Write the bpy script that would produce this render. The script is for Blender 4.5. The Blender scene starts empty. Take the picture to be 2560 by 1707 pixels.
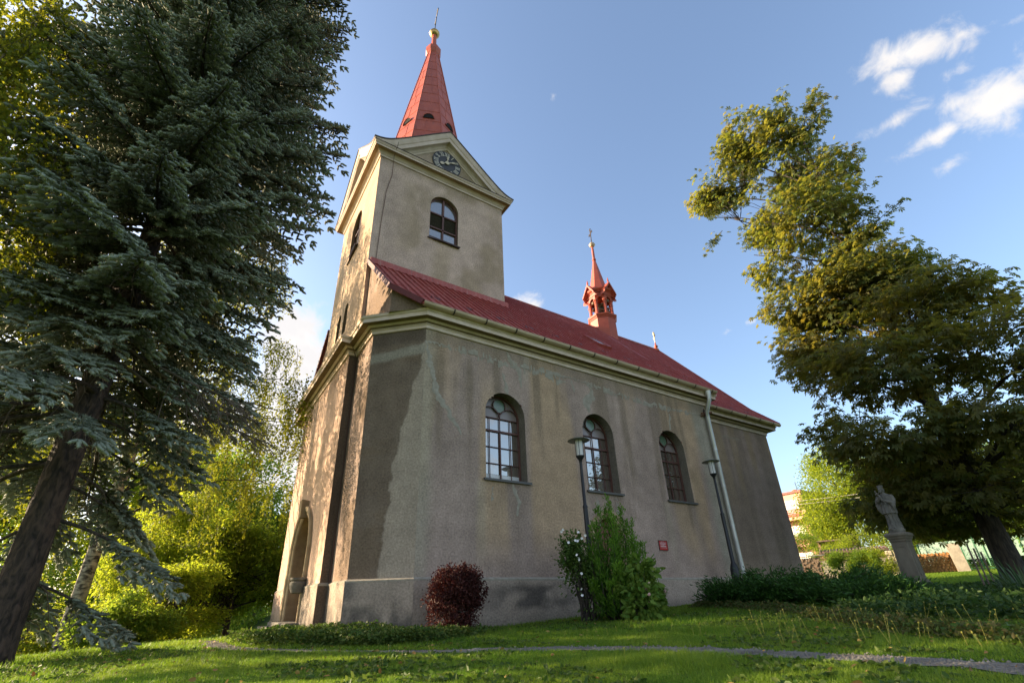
import bpy, bmesh, math, random
import numpy as np
from mathutils import Vector, Matrix
def R(a): return np.radians(a) if isinstance(a, np.ndarray) else math.radians(a)
rng = np.random.default_rng(7)
random.seed(7)
S = bpy.context.scene
COL = S.collection

# ---------------------------------------------------------------- camera
CAM = (-4.106868, -9.913007, 0.506989)
YAW, PITCH, ROLL = 0.997965, 0.452138, -0.028552
cd = bpy.data.cameras.new('camera')
cam = bpy.data.objects.new('camera', cd); COL.objects.link(cam)
fw = Vector((math.cos(YAW)*math.cos(PITCH), math.sin(YAW)*math.cos(PITCH), math.sin(PITCH)))
rt = fw.cross(Vector((0, 0, 1))).normalized(); up = rt.cross(fw)
r2 = rt*math.cos(ROLL) + up*math.sin(ROLL); u2 = -rt*math.sin(ROLL) + up*math.cos(ROLL)
cam.matrix_world = Matrix((( r2.x, u2.x, -fw.x, CAM[0]), (r2.y, u2.y, -fw.y, CAM[1]), (r2.z, u2.z, -fw.z, CAM[2]), (0, 0, 0, 1)))
cd.sensor_width = 36; cd.lens = 1177.263/2560*36
cd.shift_x = 27.26/2560; cd.shift_y = 78.19/2560
cd.clip_start = 0.05; cd.clip_end = 3000
S.camera = cam

# ---------------------------------------------------------------- light
SUN_AZ, SUN_EL = 136.0, 18.0            # degrees from +X towards +Y
SKY_STRENGTH, CLOUD_STRENGTH, SUN_STRENGTH, EXPOSURE = 0.135, 0.41, 5.0, 1.52
S.view_settings.view_transform = 'Standard'; S.view_settings.look = 'None'
S.view_settings.exposure = EXPOSURE; S.view_settings.gamma = 1
S.cycles.max_bounces = 6; S.cycles.transparent_max_bounces = 4
S.cycles.diffuse_bounces = 3; S.cycles.glossy_bounces = 2; S.cycles.transmission_bounces = 3
sd = bpy.data.lights.new('sun', 'SUN'); sd.energy = SUN_STRENGTH; sd.angle = R(0.53); sd.color = (1, .77, .50)
so = bpy.data.objects.new('sun', sd); COL.objects.link(so)
sdir = Vector((math.cos(R(SUN_AZ))*math.cos(R(SUN_EL)), math.sin(R(SUN_AZ))*math.cos(R(SUN_EL)), math.sin(R(SUN_EL))))
so.rotation_euler = sdir.to_track_quat('Z', 'Y').to_euler(); so.location = (-20, 20, 30)

def azel(a, e):
    return Vector((math.cos(R(a))*math.cos(R(e)), math.sin(R(a))*math.cos(R(e)), math.sin(R(e))))

W = bpy.data.worlds.new('World'); S.world = W; W.use_nodes = True
def make_world():
    nt = W.node_tree; nt.nodes.clear(); N = nt.nodes.new; L = nt.links.new
    out = N('ShaderNodeOutputWorld'); mix = N('ShaderNodeMixShader'); b1 = N('ShaderNodeBackground'); b2 = N('ShaderNodeBackground')
    sky = N('ShaderNodeTexSky'); sky.sky_type = 'NISHITA'; sky.sun_disc = False
    sky.sun_elevation = R(SUN_EL); sky.sun_rotation = math.atan2(sdir.x, sdir.y)
    sky.air_density = 1.0; sky.dust_density = 2.4; sky.ozone_density = 2.0; sky.altitude = 300
    hs = N('ShaderNodeHueSaturation'); hs.inputs['Saturation'].default_value = 0.94
    L(sky.outputs[0], hs.inputs['Color']); L(hs.outputs[0], b1.inputs[0]); b1.inputs[1].default_value = SKY_STRENGTH
    tc = N('ShaderNodeTexCoord'); G = tc.outputs['Generated']
    def math_(op, a, b=None, clamp=False):
        n = N('ShaderNodeMath'); n.operation = op; n.use_clamp = clamp
        for i, v in enumerate((a, b)):
            if v is None: continue
            if isinstance(v, (int, float)): n.inputs[i].default_value = v
            else: L(v, n.inputs[i])
        return n.outputs[0]
    # each cloud: direction (azimuth, elevation), half width, half height in degrees, tilt of its long axis
    clouds = [(1.9, 43.6, 3.9, 1.4, -27, 1), (3.6, 42.3, 1.5, 1.2, -50, .9), (-1.9, 42.2, 2.3, .7, -27, .6), (-.4, 40.0, 1.5, .6, -20, .45),
              (-.8, 36.3, 3.4, 2.2, -10, 1.1), (3.1, 36.5, 2.9, .95, -4, .9), (-4.6, 35.6, 3.4, 2.8, 0, 1), (1.2, 38.0, 1.4, 1.0, 0, .8),
              (5.6, 39.5, 2.6, .7, -8, .62), (3.5, 34.1, 1.1, .7, 0, .55), (-4.6, 40.8, 1.4, .4, -20, .4),
              (84.0, 26.0, 3.8, 5.6, 0, 1.5), (83.0, 17.0, 5.2, 7.0, 0, 1.7), (91, 13.0, 10, 9, 0, 1.5), (53.4, 33.4, 2.3, 1.7, 0, 1.2), (50.2, 31.6, 1.1, .7, 0, .8),
              (46.0, 55.6, 1.2, 0.45, 45, .42), (28.2, 26.8, 1.4, 0.5, 10, .45), (25.4, 27.3, 1.0, 0.45, 5, .48), (112, 20, 12, 10, 0, .9),
              # the banks behind the viewer, which the windows mirror
              (-52, 30, 26, 12, 8, 1), (-100, 38, 22, 10, -10, 1), (-140, 26, 26, 12, 5, 1), (-60, 62, 22, 9, 20, .8), (-18, 22, 12, 6, 5, .8), (-85, 16, 30, 7, 0, 1)]
    F = None
    for a, e, w, h, t, k_ in clouds:
        f = azel(a, e); r = f.cross(Vector((0, 0, 1))).normalized(); u = r.cross(f)
        ct, st = math.cos(R(t)), math.sin(R(t)); rr = r*ct + u*st; uu = -r*st + u*ct
        m = Matrix((rr, uu, -f)).transposed()
        mp = N('ShaderNodeMapping'); mp.vector_type = 'TEXTURE'
        mp.inputs['Location'].default_value = f; mp.inputs['Rotation'].default_value = m.to_euler()
        mp.inputs['Scale'].default_value = (R(w)*1.36, R(h)*1.50, 1.2)
        L(G, mp.inputs[0])
        ln = N('ShaderNodeVectorMath'); ln.operation = 'LENGTH'; L(mp.outputs[0], ln.inputs[0])
        q = math_('SUBTRACT', k_, math_('MULTIPLY', ln.outputs['Value'], k_))
        F = q if F is None else math_('MAXIMUM', F, q)
    def noise(scale, det, ro=0.55, dist=0.0):
        n = N('ShaderNodeTexNoise'); n.inputs['Scale'].default_value = scale; n.inputs['Detail'].default_value = det
        n.inputs['Roughness'].default_value = ro; n.inputs['Distortion'].default_value = dist
        L(G, n.inputs['Vector']); return n.outputs['Fac']
    n1 = noise(24, 11, 0.62, 0.35); n2 = noise(5, 4)
    d = math_('ADD', F, math_('MULTIPLY', math_('SUBTRACT', n1, 0.53), 1.7))
    mr = N('ShaderNodeMapRange'); mr.interpolation_type = 'SMOOTHSTEP'; L(d, mr.inputs[0])
    mr.inputs[1].default_value = 0.12; mr.inputs[2].default_value = 0.85; mr.inputs[3].default_value = 0; mr.inputs[4].default_value = 0.97
    cr = N('ShaderNodeMapRange'); L(math_('ADD', math_('MULTIPLY', n1, 0.5), math_('MULTIPLY', n2, 0.5)), cr.inputs[0])
    cr.inputs[1].default_value = 0.32; cr.inputs[2].default_value = 0.62
    mc = N('ShaderNodeMix'); mc.data_type = 'RGBA'; L(cr.outputs[0], mc.inputs[0])
    mc.inputs[6].default_value = (1.0, .96, .91, 1); mc.inputs[7].default_value = (.84, .81, .80, 1)
    L(mc.outputs[2], b2.inputs[0]); b2.inputs[1].default_value = CLOUD_STRENGTH
    L(mr.outputs[0], mix.inputs[0]); L(b1.outputs[0], mix.inputs[1]); L(b2.outputs[0], mix.inputs[2]); L(mix.outputs[0], out.inputs[0])
make_world()

# ---------------------------------------------------------------- helpers: properties and meshes
def tag(o, label=None, cat=None, group=None, kind=None):
    if label: o['label'] = label
    if cat: o['category'] = cat
    if group: o['group'] = group
    if kind: o['kind'] = kind
    return o
def thing(name, label, cat, loc=(0, 0, 0), rz=0, group=None):
    o = bpy.data.objects.new(name, None); COL.objects.link(o); o.empty_display_size = .2
    o.location = loc; o.rotation_euler = (0, 0, rz)
    return tag(o, label, cat, group)
def link(name, me, mat=None, parent=None):
    o = bpy.data.objects.new(name, me); COL.objects.link(o)
    if mat: me.materials.append(mat)
    if parent: o.parent = parent
    return o
def npmesh(name, V, F, mat, parent=None, smooth=False, rnd=None, col=None):
    """V (n,3); F a list of int arrays (m,k); rnd one float per face; col (n,3) per vertex"""
    if not isinstance(F, (list, tuple)): F = [F]
    F = [np.asarray(f, dtype=np.int32) for f in F if len(f)]
    me = bpy.data.meshes.new(name); V = np.asarray(V, dtype=np.float32)
    me.vertices.add(len(V)); me.vertices.foreach_set('co', V.ravel())
    li = np.concatenate([f.ravel() for f in F]); ks = np.concatenate([np.full(len(f), f.shape[1], np.int32) for f in F])
    me.loops.add(len(li)); me.loops.foreach_set('vertex_index', li)
    me.polygons.add(len(ks)); me.polygons.foreach_set('loop_start', np.concatenate([[0], np.cumsum(ks)[:-1]]).astype(np.int32))
    me.polygons.foreach_set('loop_total', ks)
    if smooth: me.polygons.foreach_set('use_smooth', np.ones(len(ks), bool))
    me.update(calc_edges=True)
    if rnd is not None:
        a = me.attributes.new('rnd', 'FLOAT', 'FACE'); a.data.foreach_set('value', np.asarray(rnd, np.float32))
    if col is not None:
        a = me.attributes.new('stain', 'FLOAT_COLOR', 'POINT')
        a.data.foreach_set('color', np.concatenate([col, np.ones((len(col), 1))], 1).astype(np.float32).ravel())
    return link(name, me, mat, parent)
class MB:
    """collects simple solids and links them as ONE mesh object"""
    def __init__(s): s.v = []; s.f = []
    def add(s, vs, fs):
        b = len(s.v); s.v += [tuple(v) for v in vs]; s.f += [tuple(i + b for i in f) for f in fs]; return s
    def box(s, c, d, rz=0, M=None):
        x, y, z = d[0]/2, d[1]/2, d[2]/2; vs = [Vector((i*x, j*y, k*z)) for i in (-1, 1) for j in (-1, 1) for k in (-1, 1)]
        m = M if M is not None else Matrix.Rotation(rz, 3, 'Z')
        vs = [m @ v + Vector(c) for v in vs]
        return s.add(vs, [(0, 1, 3, 2), (4, 6, 7, 5), (0, 4, 5, 1), (2, 3, 7, 6), (0, 2, 6, 4), (1, 5, 7, 3)])
    def bar(s, a, b, w, h=None, ref=(0, 0, 1)):
        a = Vector(a); b = Vector(b); t = (b - a); l = t.length
        if l < 1e-6: return s
        t.normalize(); rf = Vector(ref)
        if abs(t.dot(rf)) > .98: rf = Vector((1, 0, 0))
        x = t.cross(rf).normalized(); y = x.cross(t); m = Matrix((x, t, y)).transposed()
        return s.box((a + b)/2, (w, l, h or w), M=m)
    def tube(s, pts, rad, n=10, cap=True):
        pts = [Vector(p) for p in pts]; rads = rad if isinstance(rad, (list, tuple)) else [rad]*len(pts)
        b = len(s.v); px = None
        for i, p in enumerate(pts):
            t = (pts[min(i + 1, len(pts) - 1)] - pts[max(i - 1, 0)]).normalized()
            if px is None:
                rf = Vector((0, 0, 1)) if abs(t.z) < .9 else Vector((1, 0, 0)); px = t.cross(rf).normalized()
            px = (px - t*px.dot(t)).normalized(); py = t.cross(px)
            for k in range(n):
                a = 2*math.pi*k/n; s.v.append(tuple(p + (px*math.cos(a) + py*math.sin(a))*rads[i]))
        for i in range(len(pts) - 1):
            for k in range(n):
                s.f.append((b + i*n + k, b + i*n + (k + 1) % n, b + (i + 1)*n + (k + 1) % n, b + (i + 1)*n + k))
        if cap:
            s.f.append(tuple(b + k for k in range(n))[::-1]); s.f.append(tuple(b + (len(pts) - 1)*n + k for k in range(n)))
        return s
    def lathe(s, prof, c=(0, 0, 0), n=24, rot=0.0, sx=1, sy=1):
        b = len(s.v)
        for r, z in prof:
            for k in range(n):
                a = rot + 2*math.pi*k/n; s.v.append((c[0] + r*math.cos(a)*sx, c[1] + r*math.sin(a)*sy, c[2] + z))
        for i in range(len(prof) - 1):
            for k in range(n):
                s.f.append((b + i*n + k, b + i*n + (k + 1) % n, b + (i + 1)*n + (k + 1) % n, b + (i + 1)*n + k))
        if prof[0][0] > 1e-4: s.f.append(tuple(b + k for k in range(n))[::-1])
        if prof[-1][0] > 1e-4: s.f.append(tuple(b + (len(prof) - 1)*n + k for k in range(n)))
        return s
    def sweep(s, path, prof, closed=False):
        """profile (outward, z) carried along a plan path; outward is to the right of the walking direction"""
        n = len(path); P = [Vector((p[0], p[1])) for p in path]; b = len(s.v); m = len(prof)
        for i in range(n):
            d0 = (P[i] - P[i - 1]).normalized() if (closed or i > 0) else None
            d1 = (P[(i + 1) % n] - P[i]).normalized() if (closed or i < n - 1) else None
            if d0 is None: d0 = d1
            if d1 is None: d1 = d0
            n0 = Vector((d0.y, -d0.x)); n1 = Vector((d1.y, -d1.x)); mt = (n0 + n1); mt = mt/max(.15, mt.dot(n0)) if mt.length > 1e-6 else n0
            for o, z in prof: s.v.append((P[i].x + mt.x*o, P[i].y + mt.y*o, z))
        for i in range(n if closed else n - 1):
            j = (i + 1) % n
            for k in range(m - 1): s.f.append((b + i*m + k, b + j*m + k, b + j*m + k + 1, b + i*m + k + 1))
        if not closed:
            s.f.append(tuple(b + k for k in range(m))); s.f.append(tuple(b + (n - 1)*m + k for k in range(m))[::-1])
        return s
    def build(s, name, mat, parent=None, smooth=False, bevel=0, auto=None):
        me = bpy.data.meshes.new(name); me.from_pydata(s.v, [], s.f); me.update()
        if smooth:
            me.polygons.foreach_set('use_smooth', np.ones(len(me.polygons), bool))
            if auto: me.set_sharp_from_angle(angle=R(auto))
        o = link(name, me, mat, parent)
        if bevel:
            bv = o.modifiers.new('bevel', 'BEVEL'); bv.width = bevel; bv.segments = 2; bv.limit_method = 'ANGLE'
        return o

def hash2(i, j, s): 
    h = np.sin(i*127.1 + j*311.7 + s*74.7)*43758.5453
    return h - np.floor(h)
def vnoise(x, y, s=0):
    i = np.floor(x); j = np.floor(y); f = x - i; g = y - j; f = f*f*(3 - 2*f); g = g*g*(3 - 2*g)
    return (hash2(i, j, s)*(1 - f) + hash2(i + 1, j, s)*f)*(1 - g) + (hash2(i, j + 1, s)*(1 - f) + hash2(i + 1, j + 1, s)*f)*g
def fbm(x, y, s=0, o=4):
    t = 0; a = .5
    for k in range(o): t = t + a*vnoise(x*2**k, y*2**k, s + k*13); a *= .5
    return t/(1 - .5**o)
def sstep(a, b, x):
    t = np.clip((x - a)/(b - a), 0, 1); return t*t*(3 - 2*t)

# ---------------------------------------------------------------- materials
def mat_base(name):
    m = bpy.data.materials.new(name); m.use_nodes = True; nt = m.node_tree
    return m, nt, nt.nodes.new, nt.links.new, nt.nodes['Principled BSDF']
def mat(name, c, rough=.7, metal=0, var=.25, scale=6, bump=0, bscale=40, spec=.4, c2=None, stretch=None):
    """plain procedural surface: two tones mixed by noise, with a fine bump"""
    m, nt, N, L, P = mat_base(name)
    tc = N('ShaderNodeTexCoord'); v = tc.outputs['Object']
    if stretch:
        mp = N('ShaderNodeMapping'); mp.inputs['Scale'].default_value = stretch; L(v, mp.inputs[0]); v = mp.outputs[0]
    n = N('ShaderNodeTexNoise'); n.inputs['Scale'].default_value = scale; n.inputs['Detail'].default_value = 6; L(v, n.inputs['Vector'])
    mx = N('ShaderNodeMix'); mx.data_type = 'RGBA'
    rp = N('ShaderNodeMapRange'); L(n.outputs['Fac'], rp.inputs[0]); rp.inputs[1].default_value = .3; rp.inputs[2].default_value = .7
    L(rp.outputs[0], mx.inputs[0])
    d = c2 or tuple(x*(1 - var) for x in c); mx.inputs[6].default_value = (*d, 1); mx.inputs[7].default_value = (*c, 1)
    L(mx.outputs[2], P.inputs['Base Color']); P.inputs['Roughness'].default_value = rough; P.inputs['Metallic'].default_value = metal
    P.inputs['Specular IOR Level'].default_value = spec
    if bump:
        n2 = N('ShaderNodeTexNoise'); n2.inputs['Scale'].default_value = bscale; n2.inputs['Detail'].default_value = 4; L(v, n2.inputs['Vector'])
        b = N('ShaderNodeBump'); b.inputs['Strength'].default_value = bump; b.inputs['Distance'].default_value = .02; L(n2.outputs['Fac'], b.inputs['Height']); L(b.outputs[0], P.inputs['Normal'])
    return m
def mat_stucco():
    m, nt, N, L, P = mat_base('roughcast_stucco')
    at = N('ShaderNodeAttribute'); at.attribute_name = 'stain'
    tc = N('ShaderNodeTexCoord')
    def nz(sc, det): 
        n = N('ShaderNodeTexNoise'); n.inputs['Scale'].default_value = sc; n.inputs['Detail'].default_value = det; L(tc.outputs['Object'], n.inputs['Vector']); return n.outputs['Fac']
    vo = N('ShaderNodeTexVoronoi'); vo.inputs['Scale'].default_value = 34; L(tc.outputs['Object'], vo.inputs['Vector'])
    sp = N('ShaderNodeMapRange'); L(nz(22, 8), sp.inputs[0]); sp.inputs[1].default_value = .30; sp.inputs[2].default_value = .70; sp.inputs[3].default_value = .72; sp.inputs[4].default_value = 1.22
    mid = N('ShaderNodeMapRange'); L(nz(2.4, 7), mid.inputs[0]); mid.inputs[1].default_value = .3; mid.inputs[2].default_value = .7; mid.inputs[3].default_value = .86; mid.inputs[4].default_value = 1.14
    k = N('ShaderNodeMath'); k.operation = 'MULTIPLY'; L(sp.outputs[0], k.inputs[0]); L(mid.outputs[0], k.inputs[1])
    sc = N('ShaderNodeVectorMath'); sc.operation = 'SCALE'; L(at.outputs['Color'], sc.inputs[0]); L(k.outputs[0], sc.inputs['Scale'])
    L(sc.outputs[0], P.inputs['Base Color']); P.inputs['Roughness'].default_value = .92; P.inputs['Specular IOR Level'].default_value = .15
    ad = N('ShaderNodeMath'); ad.operation = 'ADD'; L(nz(60, 4), ad.inputs[0]); L(vo.outputs['Distance'], ad.inputs[1])
    b = N('ShaderNodeBump'); b.inputs['Strength'].default_value = .38; b.inputs['Distance'].default_value = .02; L(ad.outputs[0], b.inputs['Height']); L(b.outputs[0], P.inputs['Normal'])
    return m
def mat_leaf(name, ca, cb, ta, tb, trans=.4, rough=.55, spec=.18):
    """two leaf tones chosen per leaf; light passes through the blade"""
    m, nt, N, L, P = mat_base(name)
    at = N('ShaderNodeAttribute'); at.attribute_name = 'rnd'
    def mixc(a, b):
        x = N('ShaderNodeMix'); x.data_type = 'RGBA'; L(at.outputs['Fac'], x.inputs[0]); x.inputs[6].default_value = (*a, 1); x.inputs[7].default_value = (*b, 1); return x.outputs[2]
    L(mixc(ca, cb), P.inputs['Base Color']); P.inputs['Roughness'].default_value = rough; P.inputs['Specular IOR Level'].default_value = spec
    if trans > 0:
        t = N('ShaderNodeBsdfTranslucent'); L(mixc(ta, tb), t.inputs[0]); x = N('ShaderNodeMixShader'); x.inputs[0].default_value = trans
        L(P.outputs[0], x.inputs[1]); L(t.outputs[0], x.inputs[2]); L(x.outputs[0], nt.nodes['Material Output'].inputs[0])
    return m
def mat_bark(name, c, c2, sx=18, sz=3, bump=1.0):
    m, nt, N, L, P = mat_base(name)
    tc = N('ShaderNodeTexCoord'); mp = N('ShaderNodeMapping'); mp.inputs['Scale'].default_value = (sx, sx, sz); L(tc.outputs['Object'], mp.inputs[0])
    n = N('ShaderNodeTexNoise'); n.inputs['Scale'].default_value = 1; n.inputs['Detail'].default_value = 6; n.inputs['Distortion'].default_value = .6; L(mp.outputs[0], n.inputs['Vector'])
    rp = N('ShaderNodeMapRange'); L(n.outputs['Fac'], rp.inputs[0]); rp.inputs[1].default_value = .38; rp.inputs[2].default_value = .62
    mx = N('ShaderNodeMix'); mx.data_type = 'RGBA'; L(rp.outputs[0], mx.inputs[0]); mx.inputs[6].default_value = (*c2, 1); mx.inputs[7].default_value = (*c, 1)
    L(mx.outputs[2], P.inputs['Base Color']); P.inputs['Roughness'].default_value = .9
    b = N('ShaderNodeBump'); b.inputs['Strength'].default_value = bump; b.inputs['Distance'].default_value = .04; L(n.outputs['Fac'], b.inputs['Height']); L(b.outputs[0], P.inputs['Normal'])
    return m
def mat_glass():
    m, nt, N, L, P = mat_base('old_window_glass')
    P.inputs['Base Color'].default_value = (.10, .078, .062, 1); P.inputs['Roughness'].default_value = .3
    g = N('ShaderNodeBsdfGlossy'); g.inputs['Roughness'].default_value = .015; g.inputs['Color'].default_value = (.96, .88, .79, 1)
    tc = N('ShaderNodeTexCoord'); n = N('ShaderNodeTexNoise'); n.inputs['Scale'].default_value = 2.2; L(tc.outputs['Object'], n.inputs['Vector'])
    b = N('ShaderNodeBump'); b.inputs['Strength'].default_value = .05; b.inputs['Distance'].default_value = .05; L(n.outputs['Fac'], b.inputs['Height']); L(b.outputs[0], g.inputs['Normal'])
    f = N('ShaderNodeFresnel'); f.inputs['IOR'].default_value = 1.9
    mr = N('ShaderNodeMapRange'); L(f.outputs[0], mr.inputs[0]); mr.inputs[3].default_value = .24; mr.inputs[4].default_value = 1
    x = N('ShaderNodeMixShader'); L(mr.outputs[0], x.inputs[0]); L(P.outputs[0], x.inputs[1]); L(g.outputs[0], x.inputs[2]); L(x.outputs[0], nt.nodes['Material Output'].inputs[0])
    return m
M = {}
M['stucco'] = mat_stucco()
M['cornice'] = mat('limewashed_cornice', (.76, .615, .53), .85, var=.3, scale=3.0, bump=.15, bscale=30, c2=(.58, .46, .35), stretch=(1, 1, 2.5))
M['tower_cornice'] = mat('tower_cornice', (.62, .495, .42), .85, var=.25, scale=2.5, bump=.15, bscale=30, c2=(.48, .375, .29))
M['roof'] = mat('red_roof_sheet', (.33, .054, .048), .45, var=.2, scale=1.6, spec=.5, c2=(.26, .042, .038), bump=.12, bscale=5, stretch=(3, 1, 1))
def mat_painted_sheet(name, c, dark, pale, scuff=.35):
    m, nt, N, L, P = mat_base(name)
    tc = N('ShaderNodeTexCoord')
    def nz(sc, det, st=(1, 1, 1), dist=0):
        mp = N('ShaderNodeMapping'); mp.inputs['Scale'].default_value = st; L(tc.outputs['Object'], mp.inputs[0])
        n = N('ShaderNodeTexNoise'); n.inputs['Scale'].default_value = sc; n.inputs['Detail'].default_value = det; n.inputs['Distortion'].default_value = dist; L(mp.outputs[0], n.inputs['Vector']); return n.outputs['Fac']
    def mixn(fac, lo, hi, a, b, top=1.0):
        r = N('ShaderNodeMapRange'); L(fac, r.inputs[0]); r.inputs[1].default_value = lo; r.inputs[2].default_value = hi; r.inputs[4].default_value = top
        x = N('ShaderNodeMix'); x.data_type = 'RGBA'; L(r.outputs[0], x.inputs[0])
        for k, v in ((6, a), (7, b)):
            if isinstance(v, tuple): x.inputs[k].default_value = (*v, 1)
            else: L(v, x.inputs[k])
        return x.outputs[2]
    base = mixn(nz(1.1, 6, (2.2, 1, 1)), .3, .7, dark, c)
    col = mixn(nz(5, 8, (3.2, .7, .7), .4), .54, .74, base, pale, scuff)
    col = mixn(nz(3.2, 9, (4, .8, .8)), .60, .80, col, (.10, .03, .028), .6)
    L(col, P.inputs['Base Color']); rr = N('ShaderNodeMapRange'); L(nz(2, 5), rr.inputs[0]); rr.inputs[3].default_value = .36; rr.inputs[4].default_value = .66; L(rr.outputs[0], P.inputs['Roughness'])
    b = N('ShaderNodeBump'); b.inputs['Strength'].default_value = .25; b.inputs['Distance'].default_value = .03; L(nz(2.4, 3, (2, 1, 1)), b.inputs['Height']); L(b.outputs[0], P.inputs['Normal'])
    return m
M['roof'] = mat_painted_sheet('red_roof_sheet', (.42, .085, .068), (.33, .060, .050), (.50, .25, .22), .55)
M['spire'] = mat_painted_sheet('red_spire_sheet', (.46, .092, .042), (.37, .070, .034), (.52, .19, .11), .35)
M['turret'] = mat('red_turret_paint', (.46, .095, .052), .5, scale=3, spec=.45, c2=(.37, .07, .04), bump=.1, bscale=12)
M['verge'] = mat('dark_red_verge', (.15, .032, .030), .6, var=.3, scale=5)
M['tin_dark'] = mat('dark_tin', (.075, .045, .04), .55, var=.3, scale=4)
M['gold'] = mat('gilded_ball', (.55, .36, .14), .35, metal=.9, var=.3, scale=5)
M['iron'] = mat('wrought_iron', (.06, .05, .04), .6, metal=.3)
M['gold_cross'] = mat('pale_gilded_cross', (.72, .58, .36), .5, metal=.2)
M['gutter'] = mat('brass_toned_gutter', (.66, .51, .35), .45, metal=.25, var=.3, scale=2)
M['zinc'] = mat('zinc_downpipe', (.60, .60, .61), .36, metal=.6, var=.2, scale=3)
M['bracket'] = mat('dark_bracket', (.05, .035, .03), .7)
M['rust'] = mat('rusty_bracket', (.16, .06, .025), .85, c2=(.07, .03, .018))
M['wood_frame'] = mat('brown_painted_frame', (.125, .052, .040), .5, var=.25, scale=8)
M['sill'] = mat('sheet_metal_sill', (.10, .095, .09), .5, var=.2)
M['glass'] = mat_glass()
M['green_glass'] = mat('green_cathedral_glass', (.13, .20, .13), .25, var=.3, scale=4, spec=.7)
M['frosted'] = mat('white_curtain_pane', (.62, .62, .62), .35, var=.12, scale=3, spec=.7)
M['pink_reflection'] = mat('pinkish_reflection_pane', (.24, .195, .185), .3, var=.15, scale=3, spec=.6)  # pinkish mirror tone painted into the lunette's base colour
M['louvre'] = mat('dark_louvre_slats', (.075, .062, .055), .6)
M['door'] = mat('red_brown_door', (.24, .095, .065), .55, var=.35, scale=6, stretch=(4, 4, .6))
M['stone'] = mat('warm_sandstone', (.42, .32, .19), .9, var=.25, scale=4, bump=.3, bscale=35, c2=(.28, .20, .12))
M['grey_stone'] = mat('weathered_grey_stone', (.20, .185, .155), .95, scale=5, bump=.5, bscale=22, c2=(.10, .095, .082))
M['pedestal_stone'] = mat('pedestal_sandstone', (.215, .185, .14), .95, scale=3.5, bump=.35, bscale=25, c2=(.13, .11, .085), stretch=(1, 1, .5))
M['mortar'] = mat('grey_repair_mortar', (.37, .335, .275), .95, scale=9, bump=.6, bscale=40, c2=(.27, .235, .185))
M['slate'] = mat('clock_face', (.030, .030, .034), .5, c2=(.045, .045, .05))
M['white_paint'] = mat('aged_white_paint', (.66, .60, .52), .6, scale=14, c2=(.5, .44, .36))
M['gilt'] = mat('faded_gilt_hands', (.62, .52, .38), .5, metal=.1)
M['black_paint'] = mat('black_lamp_paint', (.014, .015, .018), .38, var=.2)
M['opal'] = mat('opal_lamp_glass', (.62, .61, .58), .3, var=.08)
M['lamp_cap'] = mat('enamelled_lamp_cap', (.20, .22, .19), .4, var=.25, scale=6)
M['plaque_red'] = mat('red_enamel', (.42, .008, .010), .3, var=.1)
M['plaque_text'] = mat('pale_lettering', (.75, .55, .55), .5)
M['dark'] = mat('dark_interior', (.012, .011, .01), .9)
M['cable'] = mat('rusty_cable', (.12, .06, .04), .7)
M['bark_spruce'] = mat_bark('spruce_bark', (.078, .050, .037), (.016, .011, .009), 13, 5, 1.8)
M['bark_birch'] = mat_bark('birch_bark', (.42, .36, .27), (.04, .03, .022), 5, 9, .6)
M['bark_dark'] = mat_bark('dark_bark', (.060, .046, .034), (.018, .014, .011), 14, 3)
M['twig'] = mat('dry_twig', (.13, .10, .075), .9, scale=20)
M['spruce'] = mat_leaf('blue_spruce_needles', (.048, .062, .034), (.31, .355, .275), (.10, .12, .035), (.24, .25, .11), .15, .6)
M['birch'] = mat_leaf('birch_leaves', (.050, .080, .013), (.145, .155, .025), (.25, .32, .018), (.50, .47, .028), .38, .6, .08)
M['leaf_yellow'] = mat_leaf('sunny_leaves', (.085, .14, .014), (.185, .225, .026), (.34, .48, .025), (.66, .68, .05), .52)
M['leaf_green'] = mat_leaf('fresh_leaves', (.06, .12, .016), (.12, .18, .024), (.24, .42, .03), (.46, .54, .05), .5)
M['chestnut'] = mat_leaf('chestnut_leaves', (.032, .064, .018), (.105, .098, .036), (.34, .38, .035), (.54, .42, .055), .36)
M['thuja'] = mat_leaf('thuja_sprays', (.022, .070, .008), (.165, .31, .026), (.10, .26, .02), (.2, .38, .03), .25)
M['barberry'] = mat_leaf('barberry_leaves', (.034, .011, .010), (.080, .024, .020), (.07, .012, .010), (.15, .035, .025), .2)
M['juniper'] = mat_leaf('juniper_sprays', (.018, .058, .010), (.055, .13, .022), (.03, .08, .02), (.07, .13, .03), .15)
M['hydrangea'] = mat_leaf('broad_shrub_leaves', (.075, .17, .026), (.17, .24, .040), (.10, .24, .02), (.25, .30, .04), .3)
M['hibiscus'] = mat_leaf('hibiscus_leaves', (.045, .10, .020), (.10, .15, .032), (.08, .18, .02), (.16, .24, .03), .28)
M['iris'] = mat_leaf('sword_leaves', (.035, .075, .035), (.085, .125, .070), (.06, .14, .03), (.12, .2, .05), .2)
M['cover'] = mat_leaf('ground_cover_leaves', (.040, .085, .016), (.10, .13, .028), (.08, .19, .02), (.2, .26, .04), .25)
M['cotoneaster'] = mat_leaf('creeping_border_leaves', (.045, .10, .020), (.12, .10, .035), (.12, .22, .02), (.24, .18, .05), .25)
M['bed'] = mat_leaf('dark_bed_leaves', (.020, .055, .012), (.055, .095, .022), (.05, .14, .02), (.10, .18, .03), .2)
M['grass'] = mat_leaf('lawn_grass', (.065, .145, .014), (.19, .265, .032), (.14, .34, .015), (.36, .46, .04), .38, .5, .2)
M['petal'] = mat('white_petals', (.85, .83, .82), .6, var=.08)
M['pink_petal'] = mat('pink_blossom', (.65, .38, .36), .7)
M['dandelion'] = mat('yellow_flower_stalks', (.42, .36, .05), .7, c2=(.22, .22, .05))
M['ground'] = None

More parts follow.
